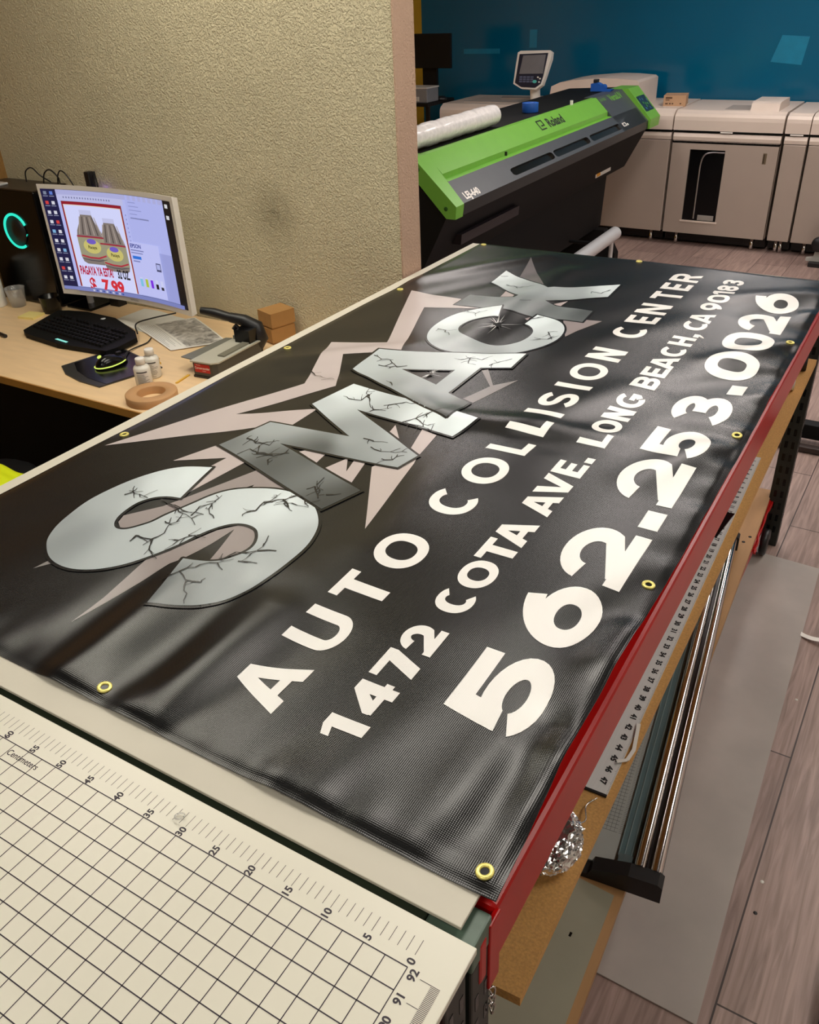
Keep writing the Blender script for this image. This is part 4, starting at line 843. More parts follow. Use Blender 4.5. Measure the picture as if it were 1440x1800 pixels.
def tower():
    t = thing('computer_tower', (-3.0, 1.8, DZ), 'black computer tower with a glowing teal ring', 'computer')
    b = MB(); b.box(-3.32, -2.945, 1.78, 1.945, DZ + .006, 1.200, M_gloss, .006); b.build('case', t)
    b = MB(); b.box(-3.325, -2.94, 1.775, 1.948, 1.200, 1.206, pm('dark_brown_top', L(48, 38, 30), .4), .002); b.build('top_panel', t)
    b = MB(); c = Vector((-3.110, 1.777, 1.034)); teal = emis('teal_ring_light', L(40, 225, 195), 1.1)
    pts = [c + Vector((.072 * math.cos(a), 0, .068 * math.sin(a))) for a in np.linspace(math.radians(25), math.radians(300), 50)]
    b.tube(pts, .0055, teal, 8)
    pts = [c + Vector((.075 * math.cos(a), 0, .078 * math.sin(a))) for a in np.linspace(math.radians(150), math.radians(220), 12)]; b.tube(pts, .0016, teal, 6)
    b.tube([c + Vector((.056, 0, -.018)), c + Vector((.066, 0, -.008))], .0016, teal, 6)
    b.build('ring_light', t, label='teal ring of light')
    b = MB(); b.lathe([(.06, 0), (.062, .004), (.012, .006), (0, .006)], (-3.110, 1.779, 1.034), M_black, axis='y', n=30, T=Matrix.Scale(-1, 4, (0, 1, 0))); b.build('fan', t)
    for x in (-3.28, -3.0):
        b = MB(); b.box(x, x + .04, 1.80, 1.93, DZ, DZ + .006, M_black); b.build('foot', t)
    b = MB(); b.box(-3.325, -3.17, 1.782, 1.84, 1.2065, 1.216, M_silver, .003)
    b.build('silver_gadget', label='small silver gadget on top of the computer tower', category='gadget')
tower()
for k, pts in enumerate((((-3.13, 1.90, 1.2095), (-3.12, 1.90, 1.25), (-3.075, 1.90, 1.268), (-3.03, 1.90, 1.24), (-3.01, 1.93, 1.2095)), ((-3.02, 1.90, 1.2095), (-3.0, 1.90, 1.25), (-2.96, 1.90, 1.266), (-2.92, 1.90, 1.24), (-2.955, 1.93, 1.2095)), ((-2.948, 1.915, 1.2095), (-2.93, 1.91, 1.245), (-2.89, 1.90, 1.266), (-2.85, 1.90, 1.235), (-2.82, 1.93, 1.12)))):
    b = MB(); b.tube(smooth_curve(pts, 6), .0028, M_black, 8); b.build('black_cable', label=('leftmost', 'middle', 'rightmost')[k] + ' of three black cable loops above the computer tower', category='cable', group='cable loops on the computer tower')
t = thing('webcam', (-2.745, 1.92, DZ), 'black webcam clip standing up behind the top of the curved monitor', 'webcam')
b = MB(); b.box(-2.765, -2.738, 1.905, 1.935, 1.15, 1.268, M_black, .004); b.build('body', t)
b = MB(); b.box(-2.716, -2.706, 1.938, 1.948, 1.14, 1.20, emis('added_violet_glow', L(140, 90, 255), 5.0)); b.box(-2.74, -2.706, 1.930, 1.942, 1.135, 1.14, M_black); b.build('added_violet_light', t, label='violet light added behind the monitor')  # added source for the violet glow on the wall, no webcam part
b = MB(); b.tube([(-2.735, 1.92, 1.16), (-2.728, 1.92, 1.25), (-2.718, 1.92, 1.27), (-2.712, 1.92, 1.19)], .004, M_black, 8); b.box(-2.775, -2.72, 1.90, 1.945, DZ + .0005, 1.15, M_black); b.build('clip', t)

b = MB(); b.lathe([(0, .0), (.055, 0), (.056, .004), (.055, .16), (.051, .165), (.047, .16), (.047, .02), (0, .02)], (-3.265, 1.675, DZ), M_white); b.build('white_canister', label='white cylinder at the left edge of the desk', category='canister')
b = MB(); cl = pm('clear_cup_plastic', (.9, .9, .9), .12, trans=.75, var=0, alpha=.55); b.lathe([(0, .001), (.030, .001), (.042, .080), (.044, .082), (.042, .082), (.0405, .080), (.029, .004), (0, .004)], (-3.157, 1.722, DZ), cl); b.build('clear_cup', label='small clear plastic measuring cup on the desk', category='cup')
b = MB(); b.lathe([(0, .0), (.037, 0), (.043, .068), (.044, .070), (.041, .068), (.036, .01), (0, .01)], (-2.945, 1.732, DZ), M_gloss); b.build('dark_tumbler', label='short black tumbler on the desk in front of the computer tower', category='cup')
t = thing('sticky_notes', (-2.97, 1.645, DZ), 'square pad of pale yellow sticky notes on the desk', 'notepad')
b = MB(); T = Matrix.Translation((-2.974, 1.645, 0)) @ Matrix.Rotation(math.radians(12), 4, 'Z'); b.box(-.040, .040, -.036, .036, DZ, DZ + .010, pm('yellow_note_paper', L(238, 220, 140), .7), T=T); b.build('pad', t)
b = MB(); b.tube([(-2.99, 1.452, DZ + .007), (-2.845, 1.422, DZ + .007)], [.006, .008], M_black, 10); b.build('black_pen', label='black pen at the left edge of the desk', category='pen')

def keyboard():
    t = thing('keyboard', (-2.55, 1.58, DZ), 'black gaming keyboard in front of the curved monitor', 'keyboard')
    out = [(-2.80, 1.476), (-2.846, 1.685), (-2.80, 1.705), (-2.709, 1.724), (-2.534, 1.718), (-2.345, 1.645), (-2.29, 1.60), (-2.288, 1.50), (-2.302, 1.456), (-2.55, 1.432), (-2.76, 1.455)]
    b = MB(); b.prism(out, lambda a, c, d: (a, c, DZ + d + (c - 1.43) * .05), .002, .020, M_blackmat); b.build('case', t)
    b = MB()
    kx = Vector((.985, -.085, 0)).normalized(); ky = Vector((.085, .985, 0)).normalized()
    for r in range(6):
        for k in range(20):
            p = Vector((-2.775, 1.52, 0)) + kx * (.0222 * k) + ky * (.0235 * r + (.008 if r == 5 else 0))
            z = DZ + .020 + (p.y - 1.43) * .05
            if r == 5 and k % 5 == 4: continue
            c = [p + kx * a + ky * e for a, e in ((-.009, -.009), (.009, -.009), (.009, .009), (-.009, .009))]; c2 = [p + kx * a + ky * e for a, e in ((-.007, -.007), (.007, -.007), (.007, .007), (-.007, .007))]
            b.add([(q.x, q.y, z) for q in c] + [(q.x, q.y, z + .008) for q in c2], [(4, 5, 6, 7), (0, 1, 5, 4), (1, 2, 6, 5), (2, 3, 7, 6), (3, 0, 4, 7)], M_blackmat)
    b.build('keycaps', t, kind='stuff')
    b = MB(); tl = emis('keyboard_logo_light', L(150, 240, 225), .9)
    b.prism([(-2.588, 1.458), (-2.585, 1.468), (-2.515, 1.460), (-2.515, 1.450)], lambda a, c, d: (a, c, DZ + d), .0225, .0232, tl); b.build('light_strip', t, label='glowing pale teal mark')
    b = MB(); b.lathe([(0, .001), (.011, .001), (.011, 0)], (-2.575, 1.69, DZ + .0340), pm('badge', L(200, 205, 205), .4), n=6); b.build('badge', t, label='small white hexagonal badge')
keyboard()
def mouse_and_pad():
    t = thing('mouse_pad', (-2.2, 1.38, DZ), 'black mouse pad with a grey curved front edge', 'mouse pad')
    cv = [(-2.374, 1.306), (-2.30, 1.262), (-2.20, 1.238), (-2.092, 1.232)]
    b = MB(); b.prism(cv + [(-2.024, 1.462), (-2.322, 1.541)], lambda a, c, d: (a, c, DZ + d), .0003, .005, pm('dark_grey_pad', L(50, 48, 44), .35)); b.build('wrist_edge', t)
    cv2 = [(-2.350, 1.345), (-2.28, 1.298), (-2.19, 1.268), (-2.085, 1.258)]
    b = MB(); b.prism(cv2 + [(-2.030, 1.455), (-2.318, 1.532)], lambda a, c, d: (a, c, DZ + d), .005, .0062, M_gloss); b.build('pad_surface', t)
    t = thing('computer_mouse', (-2.22, 1.39, DZ + .006), 'black computer mouse with glowing yellow green trim on the pad', 'mouse')
    b = MB(); s = bmesh.new(); bmesh.ops.create_uvsphere(s, u_segments=28, v_segments=18, radius=1)
    Tm = Matrix.Translation((-2.205, 1.392, DZ + .0062)) @ Matrix.Rotation(math.radians(-12), 4, 'Z')
    for v in s.verts:
        x, y, z = v.co; wd = .034 * (1 - .15 * math.cos(2.2 * y)); v.co = Tm @ Vector((x * wd, y * .062, max(0, z) * .040 * (1 - .25 * y)))
    b.merge(s, M_gloss, True); b.build('shell', t)
    yl = emis('yellow_green_light', L(225, 245, 110), 1.0)
    b = MB(); b.tube(smooth_curve([Tm @ Vector(p) for p in ((-.030, -.035, .007), (-.012, -.060, .007), (.018, -.056, .008), (.036, -.02, .009), (.037, .02, .012), (.033, .04, .016))], 6), .0022, yl, 8); b.build('light_strip', t, label='yellow green light strip')
    b = MB(); b.lathe([(0, .002), (.0075, .002), (.008, 0)], Tm @ Vector((-.010, -.035, .0385)), yl, n=14, T=Matrix.Rotation(.45, 4, 'X')); b.build('logo_light', t, label='round glowing mark')
    b = MB(); b.box(-.006, .006, .025, .045, .034, .041, M_black, .002, T=Tm); b.build('scroll_wheel', t)
mouse_and_pad()
def small_bottle(x, y, label):
    t = thing('plastic_bottle', (x, y, DZ), label, 'bottle', 'small clear bottles with white caps')
    mb_ = pm('cloudy_clear_plastic', L(236, 232, 222), .22, trans=.12, var=.03)
    b = MB(); b.lathe([(0, .001), (.026, .001), (.028, .004), (.028, .066), (.024, .074), (.014, .078), (.014, .082), (0, .082)], (x, y, DZ), mb_); b.build('body', t)
    b = MB(); b.lathe([(.0, .102), (.0145, .102), (.016, .100), (.016, .082), (0, .082)], (x, y, DZ), M_white); b.build('cap', t, label='white cap')
    ink = pm('bottle_print', L(86, 84, 82), .6)
    b = MB(); an0 = math.atan2(-.4979 - y, .2271 - x)
    def wrap(u, v): a = an0 + u / .0283; return (x + .0284 * math.cos(a), y + .0284 * math.sin(a), DZ + v)
    def line(u0, u1, v, h): b.add([wrap(u0 + (u1 - u0) * i / 6, v + k * h) for i in range(7) for k in (0, 1)], [(2 * i, 2 * i + 2, 2 * i + 3, 2 * i + 1) for i in range(6)], ink)
    rnd = random.Random(x)
    line(-.022, .015, .056, .005)
    for i in range(11): line(-.022, -.022 + rnd.uniform(.02, .042), .008 + i * .0042, .0012)
    b.build('printed_label', t, label='grey printed text')
small_bottle(-1.958, 1.315, 'nearer of two small clear bottles with white caps, beside the kraft tape roll')
small_bottle(-1.995, 1.392, 'farther of two small clear bottles with white caps, by the mouse pad corner')
b = MB(); b.lathe([(.046, 0), (.083, 0), (.084, .002), (.084, .026), (.082, .028), (.047, .028), (.046, .026), (.046, 0)], (-1.852, 1.245, DZ), pm('kraft_tape', L(190, 146, 100), .6, var=.03), 48)
b.build('tape_roll', label='brown kraft tape roll lying flat near the corner of the desk', category='tape roll')
# papers
b = MB(); pp = pm('white_paper', L(232, 230, 222), .7, var=.02)
def sheet(b, q, nu, nv, fz, m):
    a, c, d, e = [Vector((*p, 0)) for p in q]; vs = []
    for i in range(nu + 1):
        for j in range(nv + 1):
            u, v = i / nu, j / nv; p = (a * (1 - u) + c * u) * (1 - v) + (e * (1 - u) + d * u) * v; vs.append((p.x, p.y, DZ + fz(u, v)))
    b.add(vs, [(i * (nv + 1) + j, (i + 1) * (nv + 1) + j, (i + 1) * (nv + 1) + j + 1, i * (nv + 1) + j + 1) for i in range(nu) for j in range(nv)], m, True)
sheet(b, [(-2.606, 1.745), (-2.33, 1.70), (-2.28, 1.90), (-2.60, 1.93)], 14, 8, lambda u, v: .001 + .010 * math.sin(PI * min(1, u * 1.6)) * (1 - v * .4), pp)
b.build('paper_sheet', label='plain white sheet curling under the curved monitor', category='paper')
t = thing('printed_sheet_photo', (-2.25, 1.76, DZ), 'sheet printed with grey map-like photos beside the corner rounder', 'paper')
pr_m = bpy.data.materials.new('grey_map_print'); pr_m.use_nodes = True; nt = pr_m.node_tree; bs = nt.nodes['Principled BSDF']
tc = nt.nodes.new('ShaderNodeTexCoord'); nn = nt.nodes.new('ShaderNodeTexNoise'); nn.inputs['Scale'].default_value = 26; nn.inputs['Detail'].default_value = 8; nn.inputs['Distortion'].default_value = 1.2
rp = nt.nodes.new('ShaderNodeValToRGB'); rp.color_ramp.elements[0].position = .3; rp.color_ramp.elements[0].color = (.13, .12, .11, 1); rp.color_ramp.elements[1].position = .66; rp.color_ramp.elements[1].color = (.72, .70, .66, 1)
nt.links.new(tc.outputs['Object'], nn.inputs['Vector']); nt.links.new(nn.outputs['Fac'], rp.inputs[0]); nt.links.new(rp.outputs[0], bs.inputs['Base Color']); bs.inputs['Roughness'].default_value = .35
wave = lambda u, v: .004 + .006 * math.sin(2.6 * u + .5) * math.sin(2 * v + .4)
b = MB(); Q = [(-2.44, 1.735), (-2.118, 1.600), (-1.985, 1.765), (-2.30, 1.925)]
sheet(b, Q, 14, 10, wave, pp); b.build('paper', t)
def sub(u0, u1, v0, v1):
    a, c, d, e = [Vector((*p, 0)) for p in Q]; f = lambda u, v: (a * (1 - u) + c * u) * (1 - v) + (e * (1 - u) + d * u) * v
    return [tuple(f(*k)[:2]) for k in ((u0, v0), (u1, v0), (u1, v1), (u0, v1))]
b = MB(); sheet(b, sub(.03, .97, .30, .97), 14, 8, lambda u, v: wave(.03 + .94 * u, .30 + .67 * v) + .0008, pr_m); b.build('photo_print', t, label='grey photo print')
b = MB(); ik = pm('line_ink', L(120, 118, 112), .6)
for k in range(7): sheet(b, sub(.06, .9 - .07 * (k % 3), .04 + .034 * k, .046 + .034 * k), 10, 1, lambda u, v, k=k: wave(.06 + .84 * u, .04 + .034 * k) + .0008, ik)
b.build('text_lines', t)
b = MB(); b.tube(smooth_curve([(-2.33, 1.64, DZ + .025), (-2.42, 1.72, DZ + .026), (-2.42, 1.80, DZ + .023), (-2.38, 1.90, DZ + .021)], 8), .003, M_black, 8); b.build('keyboard_cable', label='black cable running from the keyboard under the monitor', category='cable')
b = MB(); b.tube(smooth_curve([(-2.205, 1.452, DZ + .016), (-2.24, 1.50, DZ + .012), (-2.262, 1.555, DZ + .006), (-2.265, 1.62, DZ + .004), (-2.28, 1.66, DZ + .008)], 8), .0026, M_black, 8); b.build('mouse_cable', label='thin black cable running back from the computer mouse', category='cable')
# corner rounder
def rounder():
    t = thing('corner_rounder', (-1.84, 1.55, DZ), 'grey corner rounding cutter with a black lever on the desk', 'cutter')
    a = Vector((-1.860, 1.455, 0)); e1 = Vector((.990, .10, 0)).normalized(); e2 = Vector((-.045, .999, 0)).normalized()
    P = lambda u, v, h: a + e1 * u + e2 * v + Vector((0, 0, DZ + h))
    g = pm('hammered_grey_paint', L(112, 112, 104), .45, var=.06); gd = pm('dark_grey_cutter_body', L(66, 65, 60), .4, var=.06); lt = pm('pale_grey_plate', L(186, 184, 170), .35, var=.04); dk = pm('charcoal_paint', L(40, 40, 38), .45)
    def bar(b, u0, u1, v0, v1, h0, h1, m): b.add([P(u, v, h) for h in (h0, h1) for u, v in ((u0, v0), (u1, v0), (u1, v1), (u0, v1))], [(0, 1, 2, 3), (4, 5, 6, 7), (0, 1, 5, 4), (1, 2, 6, 5), (2, 3, 7, 6), (3, 0, 4, 7)], m)
    b = MB(); b.prism([(0, 0), (.082, 0), (.095, .012), (.095, .255), (0, .255)], lambda u, v, h: P(u, v, h), .008, .056, gd); b.build('body', t)
    b = MB(); b.prism([(-.002, -.003), (.084, -.003), (.099, .010), (.099, .258), (-.002, .258)], lambda u, v, h: P(u, v, h), .0, .008, M_black); b.build('base', t)
    b = MB(); b.prism([(-.006, -.006), (.082, -.006), (.102, .012), (.102, .262), (-.006, .262)], lambda u, v, h: P(u, v, h), .056, .061, lt); b.build('top_plate', t)
    b = MB(); bar(b, .060, .088, .06, .23, .061, .066, pm('guide_grey', L(120, 118, 104), .4)); bar(b, .0, .05, .225, .24, .061, .074, g); b.build('guide', t)
    b = MB(); b.prism([(-.006, .02), (-.075, .03), (-.05, .245), (-.006, .255)], lambda u, v, h: P(u, v, h), .050, .0535, g); b.build('side_wing', t, label='grey folding side table')
    red = pm('red_badge', L(190, 20, 24), .35); wt = pm('badge_print', L(240, 230, 225), .5)
    b = MB(); bar(b, .006, .070, -.0008, .001, .020, .050, red)
    b.text('Cornerounder', .0115, lambda p, q: P(.038 + p, -.0012, .0355 + q), wt, bold=.0002, ex=.92); b.text('ORIGINAL', .0045, lambda p, q: P(.022 + p, -.0012, .046 + q), wt); b.text('machine', .0045, lambda p, q: P(.045 + p, -.0012, .0265 + q), wt)
    b.build('badge', t, label='red badge with white lettering')
    b = MB(); b.tube([P(.07, .262, .028), P(.085, .270, .06), P(.075, .268, .10), P(.03, .262, .122), P(-.02, .250, .132)], [.024, .030, .028, .022, .018], M_black, 12)
    b.tube([P(-.02, .250, .132), P(-.075, .235, .148), P(-.125, .225, .154)], [.016, .017, .013], M_black, 12)
    bar(b, .028, .092, .20, .268, .0, .108, M_gloss); b.tube([P(.035, .225, .095), P(.02, .215, .115)], .012, M_gloss, 10); b.build('lever', t, label='black lever and cutting head')
rounder()
# two kraft boxes
def kraft_box(z, dx, label):
    t = thing('kraft_box', (-1.83, 1.87, z), label, 'box', 'stacked kraft boxes')
    a = Vector((-1.805 + dx, 1.818, 0)); e1 = Vector((.03 + .0, .102, 0)).normalized(); e2 = Vector((-.085, .028, 0)).normalized()
    P = lambda u, v, h: a + e1 * u + e2 * v + Vector((0, 0, z + h))
    h = .058
    b = MB(); b.add([P(u, v, k) for k in (.0005, h - .002) for u, v in ((.004, .004), (.102, .004), (.102, .086), (.004, .086))], [(0, 1, 2, 3), (4, 5, 6, 7), (0, 1, 5, 4), (1, 2, 6, 5), (2, 3, 7, 6), (3, 0, 4, 7)], M_kraft); b.build('box_body', t)
    b = MB(); b.add([P(u, v, k) for k in (.006, h + .0012) for u, v in ((-.0005, -.0005), (.1065, -.0005), (.1065, .0905), (-.0005, .0905))], [(0, 1, 2, 3), (4, 5, 6, 7), (0, 1, 5, 4), (1, 2, 6, 5), (2, 3, 7, 6), (3, 0, 4, 7)], M_kraft); b.build('lid', t)
kraft_box(DZ, 0, 'lower of the two small kraft boxes stacked by the stucco wall')
kraft_box(DZ + .0600, .005, 'upper of the two small kraft boxes stacked by the stucco wall')
b = MB(); yp = pm('yellow_plastic', L(226, 176, 40), .4); b.prism([(-1.879, 1.378), (-1.871, 1.380), (-1.884, 1.455), (-1.892, 1.453)], lambda a, c, d: (a, c, DZ + d), .0004, .004, yp); b.build('yellow_strip', label='yellow plastic strip beside the corner rounder', category='strip')
b = MB(); b.lathe([(0, .0), (.007, 0), (.006, .006), (.003, .008), (.003, .018), (.006, .020), (0, .022)], (-2.066, 1.488, DZ), yp, n=12); b.tube([(-2.066, 1.488, DZ + .005), (-2.072, 1.462, DZ + .003)], .002, yp, 6); b.build('push_pin', label='yellow push pin behind the small clear bottles', category='pin')
# ================================================================== WIDE FORMAT PRINTER
def wide_printer():
    A = Vector((-1.707, 3.087, 0)); ax = Vector((-.0163, .99987, 0)); fr = Vector((.99987, .0163, 0))
    W = lambda f, u, z: A + fr * f + ax * u + Vector((0, 0, z))
    S0 = (0.0, .977); S1 = (-.215, 1.180); nrm = (.203 / .2957, .215 / .2957)
    def sp(u, s, o=0.0): return W(S0[0] + (S1[0] - S0[0]) * s + nrm[0] * o, u, S0[1] + (S1[1] - S0[1]) * s + nrm[1] * o)
    def pf(s, o=0.0): return (S0[0] + (S1[0] - S0[0]) * s + nrm[0] * o, S0[1] + (S1[1] - S0[1]) * s + nrm[1] * o)
    lime = pm('lime_green_paint', L(112, 176, 60), .35, var=.03); grey = pm('slate_grey_paint', L(70, 74, 78), .38, var=.04); dk = pm('charcoal_panel', L(40, 38, 38), .4, var=.05)
    blk = M_blackmat
    t = thing('wide_format_printer', (-2.0, 4.7, 0), 'wide lime green and charcoal flatbed roll printer behind the partition', 'printer')
    ex = lambda prof, u0, u1, m, b: b.prism(prof, lambda f, z, u: W(f, u, z), u0, u1, m)
    # left end cap (leans: top is longer)
    b = MB(); prof = [(0, .92), (.005, .977), (-.215, 1.18), (-.30, 1.18), (-.30, 1.08), (-.215, 1.089), (-.048, .92)]
    vs = []; n = len(prof)
    for f, z in prof: vs.append(W(f, 0, z))
    for f, z in prof:
        k = min(1, max(0, (z - .95) / .23)); vs.append(W(f, .075 + .05 * k, z))
    b.add(vs, [list(q) for q in tessellate_polygon([[Vector((p[0], p[1], 0)) for p in prof]])] + [[i + n for i in q] for q in tessellate_polygon([[Vector((p[0], p[1], 0)) for p in prof]])] + [[i, (i + 1) % n, (i + 1) % n + n, i + n] for i in range(n)], lime)
    cap = b.build('left_end_cap', t, label='lime green end cap')
    for f, z in ((-.195, 1.13), (-.05, .965)):
        b = MB(); b.lathe([(0, -.003), (.008, -.003), (.010, 0), (.010, .001)], W(f, -.0005, z), pm('dark_green_bolt', L(40, 90, 20), .4), axis='y', n=14); b.build('bolt', cap)
    # slate front panel with three windows
    uL, uR = .10, 3.03
    b = MB(); s_lo, s_hi = 0.0, .435
    wins = [(.713, .705, 1.296, 1.247), (1.314, 1.306, 1.893, 1.885), (1.926, 1.924, 2.510, 2.50)]
    def rw(a0, a1): # rounded window outline (u, s)
        o = []; s0, s1 = .075, .235; r = .055; us = .035
        for cx, cy, st in ((a1 - us, s1 - r, 0), (a0 + us, s1 - r, 90), (a0 + us, s0 + r, 180), (a1 - us, s0 + r, 270)):
            for k in range(5): a = math.radians(st + 90 * k / 4); o.append((cx + us * math.cos(a), cy + r * math.sin(a)))
        return o
    loops = [[(uL - .02, s_lo), (uR, s_lo), (uR + .0, s_hi), (uL + .003, s_hi)]] + [rw(w_[0], w_[2]) for w_ in wins]
    b.flat(loops, lambda u, s: sp(u, s), grey); hood = b.build('front_panel', t, label='slate grey front panel with three rounded windows', recalc=False)
    for w_ in wins:
        b = MB(); o = rw(w_[0], w_[2]); m = len(o); b.add([sp(u, s) for u, s in o] + [sp(u, s, -.02) for u, s in o], [[i, (i + 1) % m, (i + 1) % m + m, i + m] for i in range(m)], dk)
        b.flat([o], lambda u, s: sp(u, s, -.012), pm('smoked_window', L(26, 22, 14), .12)); b.build('window', hood, label='smoked rounded window')
    b = MB(); b.text('LEJ-640', .052, lambda p, q: sp(.215 + p, .10 + q / .2957, .0008), M_white, bold=.002); b.build('model_lettering', hood, label='white lettering')
    b = MB(); pw = M_white
    b.flat([[(2.56, .10), (2.63, .10), (2.63, .20), (2.56, .20)]], lambda u, s: sp(u, s, .0012), pw); b.flat([[(2.64, .10), (2.665, .10), (2.665, .15), (2.64, .15)]], lambda u, s: sp(u, s, .0012), pw)
    b.flat([[(2.575, .12), (2.615, .12), (2.615, .18), (2.575, .18)]], lambda u, s: sp(u, s, .0018), grey); b.build('warning_mark', hood, label='white pictogram mark')
    # lower front face
    b = MB(); ex([(-.001, .9765), (-.0, .925), (-.04, .922), (-.04, .97)], .08, 3.06, dk, b); b.build('front_lip', t, label='charcoal front lip')
    # lime bar with its recess
    a, c = pf(.587), pf(.435)
    b = MB(); ex([pf(1.0), a, (a[0] + .0, c[1] + .004), (c[0], c[1]), (c[0] - .02, c[1] - .02), (-.25, 1.05), (-.25, 1.18)], .115, 2.50, lime, b); bar = b.build('top_bar', t, label='lime green bar across the front')
    b = MB(); ink = pm('black_logo_paint', L(30, 34, 24), .4)
    b.text('Roland', .085, lambda p, q: sp(1.655 + p, .80 + q / .2957, .0008), ink, bold=.003, ex=1.05); b.build('logo_lettering', bar, label='black logo lettering'); b = MB()
    def lb(u0, u1, s0, s1): b.flat([[(u0, s0), (u1, s0), (u1, s1), (u0, s1)]], lambda u, s: sp(u, s, .0008), ink)
    lb(1.40, 1.48, .90, .93); lb(1.40, 1.412, .70, .93); lb(1.40, 1.48, .70, .73); lb(1.47, 1.482, .78, .93); lb(1.43, 1.482, .78, .81)
    b.build('logo_emblem', bar, label='black square logo emblem')
    b = MB(); b.box(-.006, .006, -.004, .004, -.012, .008, M_black, T=Matrix.Translation(W(-.10, .78, 1.09))); b.build('latch', bar)
    # right hand slate cover with lettering and lime end cap
    b = MB(); ex([pf(1.0), pf(.0), (-.04, .95), (-.3, 1.08), (-.30, 1.18)], 2.505, 3.06, grey, b); cov = b.build('right_cover', t, label='slate grey right cover')
    b = MB(); b.text('VersaUV', .072, lambda p, q: sp(2.83 + p, .875 + q / .2957, .001), lime, bold=.002); b.build('model_lettering', cov, label='lime green lettering'); b = MB(); b.text('FLATBED', .028, lambda p, q: sp(2.58 + p, .90 + q / .2957, .001), lime); b.build('small_lettering', cov, label='small lime green lettering')
    b = MB(); ex([(.012, .922), (.017, .985), (-.168, 1.183), (-.30, 1.183), (-.30, 1.06), (-.05, .92)], 3.06, 3.30, lime, b); rc = b.build('right_end_cap', t, label='lime green end cap')
    def sp2(u, s, o=0.0): return W(.017 - .185 * s + .73 * o, u, .985 + .198 * s + .68 * o)
    b = MB(); b.flat([[(3.085, .24), (3.275, .24), (3.275, .72), (3.085, .72)]], lambda u, s: sp2(u, s, .001), pm('dark_teal_keypad', L(20, 50, 62), .3)); kp = b.build('control_keypad', rc, label='dark teal keypad')
    kb = pm('keypad_green', L(70, 150, 70), .4); kc = pm('keypad_blue', L(60, 110, 150), .4)
    b = MB()
    for u, s, m in ((3.12, .62, kc), (3.17, .60, kc), (3.14, .50, kb), (3.18, .46, kb), (3.22, .44, kb), (3.17, .38, kb), (3.13, .33, kc), (3.22, .31, kc), (3.25, .55, kc)):
        b.flat([[(u - .012, s - .03), (u + .012, s - .03), (u + .012, s + .03), (u - .012, s + .03)]], lambda a_, c_: sp2(a_, c_, .003), m)
    b.build('keys', kp)
    # top deck and body
    b = MB(); ex([(-.25, 1.176), (-.25, 1.10), (-.70, 1.10), (-.70, 1.16)], .02, 3.28, blk, b); b.build('top_deck', t, label='black top deck')
    b = MB(); ex([(-.05, .935), (-.215, 1.06), (-.24, 1.10), (-.70, 1.10), (-.70, .62), (-.215, .62), (-.12, .80)], .02, 3.28, blk, b); b.build('body', t, label='black body')
    b = MB(); ex([(-.215, .62), (-.66, .62), (-.66, .26), (-.235, .26)], .10, 2.86, blk, b); b.build('lower_body', t, label='black lower body')
    b = MB(); ex([(-.10, .785), (-.105, .735), (-.24, .735), (-.24, .785)], .26, .98, pm('plum_grey_tray', L(44, 36, 40), .45), b); b.build('tray', t, label='dark plum tray')
    b = MB(); b.flat([[(2.50, .665), (2.83, .665), (2.83, .70), (2.50, .70)]], lambda u, z: W(-.1985 + (.62 - z) * 0 + .02 - .0, u, z), M_white)
    b.flat([[(2.52, .669), (2.60, .669), (2.60, .692), (2.52, .692)]], lambda u, z: W(-.1775, u, z), pm('amber_sticker', L(230, 160, 40), .5)); b.build('warning_sticker', t, label='white and amber warning sticker')
    for u in (.35, 2.72):
        b = MB(); ex([(-.06, .03), (-.06, .09), (-.16, .26), (-.46, .26), (-.60, .09), (-.60, .03)], u, u + .09, blk, b); leg = b.build('leg', t)
        for f in (-.10, -.56):
            b = MB(); b.lathe([(.0, -.02), (.03, -.02), (.03, .02), (0, .02)], W(f, u + .045, .03), M_black, axis='y', n=16); b.build('caster', leg)
    b = MB(); b.tube([W(.155, .5, .43), W(.155, 1.99, .43)], .042, M_silver, 20); b.build('take_up_roller', t, label='silver take-up roller')
    for u in (.52, 1.93):
        b = MB(); b.tube([W(.155, u, .42), W(.15, u, .02)], .014, M_silver, 10); b.box(-.06, .06, -.05, .05, 0, .02, blk, T=Matrix.Translation(W(.15, u, 0))); b.build('roller_stand', t)
    b = MB(); ex([(.03, .28), (.03, .31), (-.02, .31), (-.02, .28)], .5, 2.3, pm('dull_rail', L(120, 118, 118), .4), b)
    for u in (.6, 2.2): b.tube([W(0, u, .295), W(-.3, u, .295)], .012, blk, 8)
    b.build('rail', t)
    b = MB(); b.tube([W(-.24, 2.10, 1.176), W(-.24, 2.10, 1.205)], .010, M_white, 12); b.build('post_pin', t, label='small white pin')
wide_printer()
b = MB(); rnd = random.Random(4)
N_ = 44; pts = [(-2.03 - .016 * (1.18 * i / N_), 2.99 + 1.18 * i / N_, 1.234) for i in range(N_ + 1)]
b.tube(pts, [.054 + .003 * rnd.uniform(-1, 1) for _ in pts], pm('white_wrap_film', L(236, 232, 228), .28, var=.10, vs=40, bump=1.0, bs=40, coat=.5), 28)
b.build('film_roll', label='white plastic wrapped roll lying on top of the lime green printer', category='roll')
b = MB(); mbl = pm('blue_tape', L(20, 84, 170), .5, var=.04)
b.lathe([(.030, 0), (.049, 0), (.050, .002), (.050, .052), (.049, .054), (.030, .054), (.030, 0)], (-2.10, 4.80, 1.1765), mbl, 30); b.build('blue_tape_roll', label='roll of blue tape standing on the lime green printer', category='tape roll')
t = thing('tape_dispenser', (-2.07, 5.98, 1.18), 'blue tape dispenser with a black knob near the printer keypad', 'dispenser')
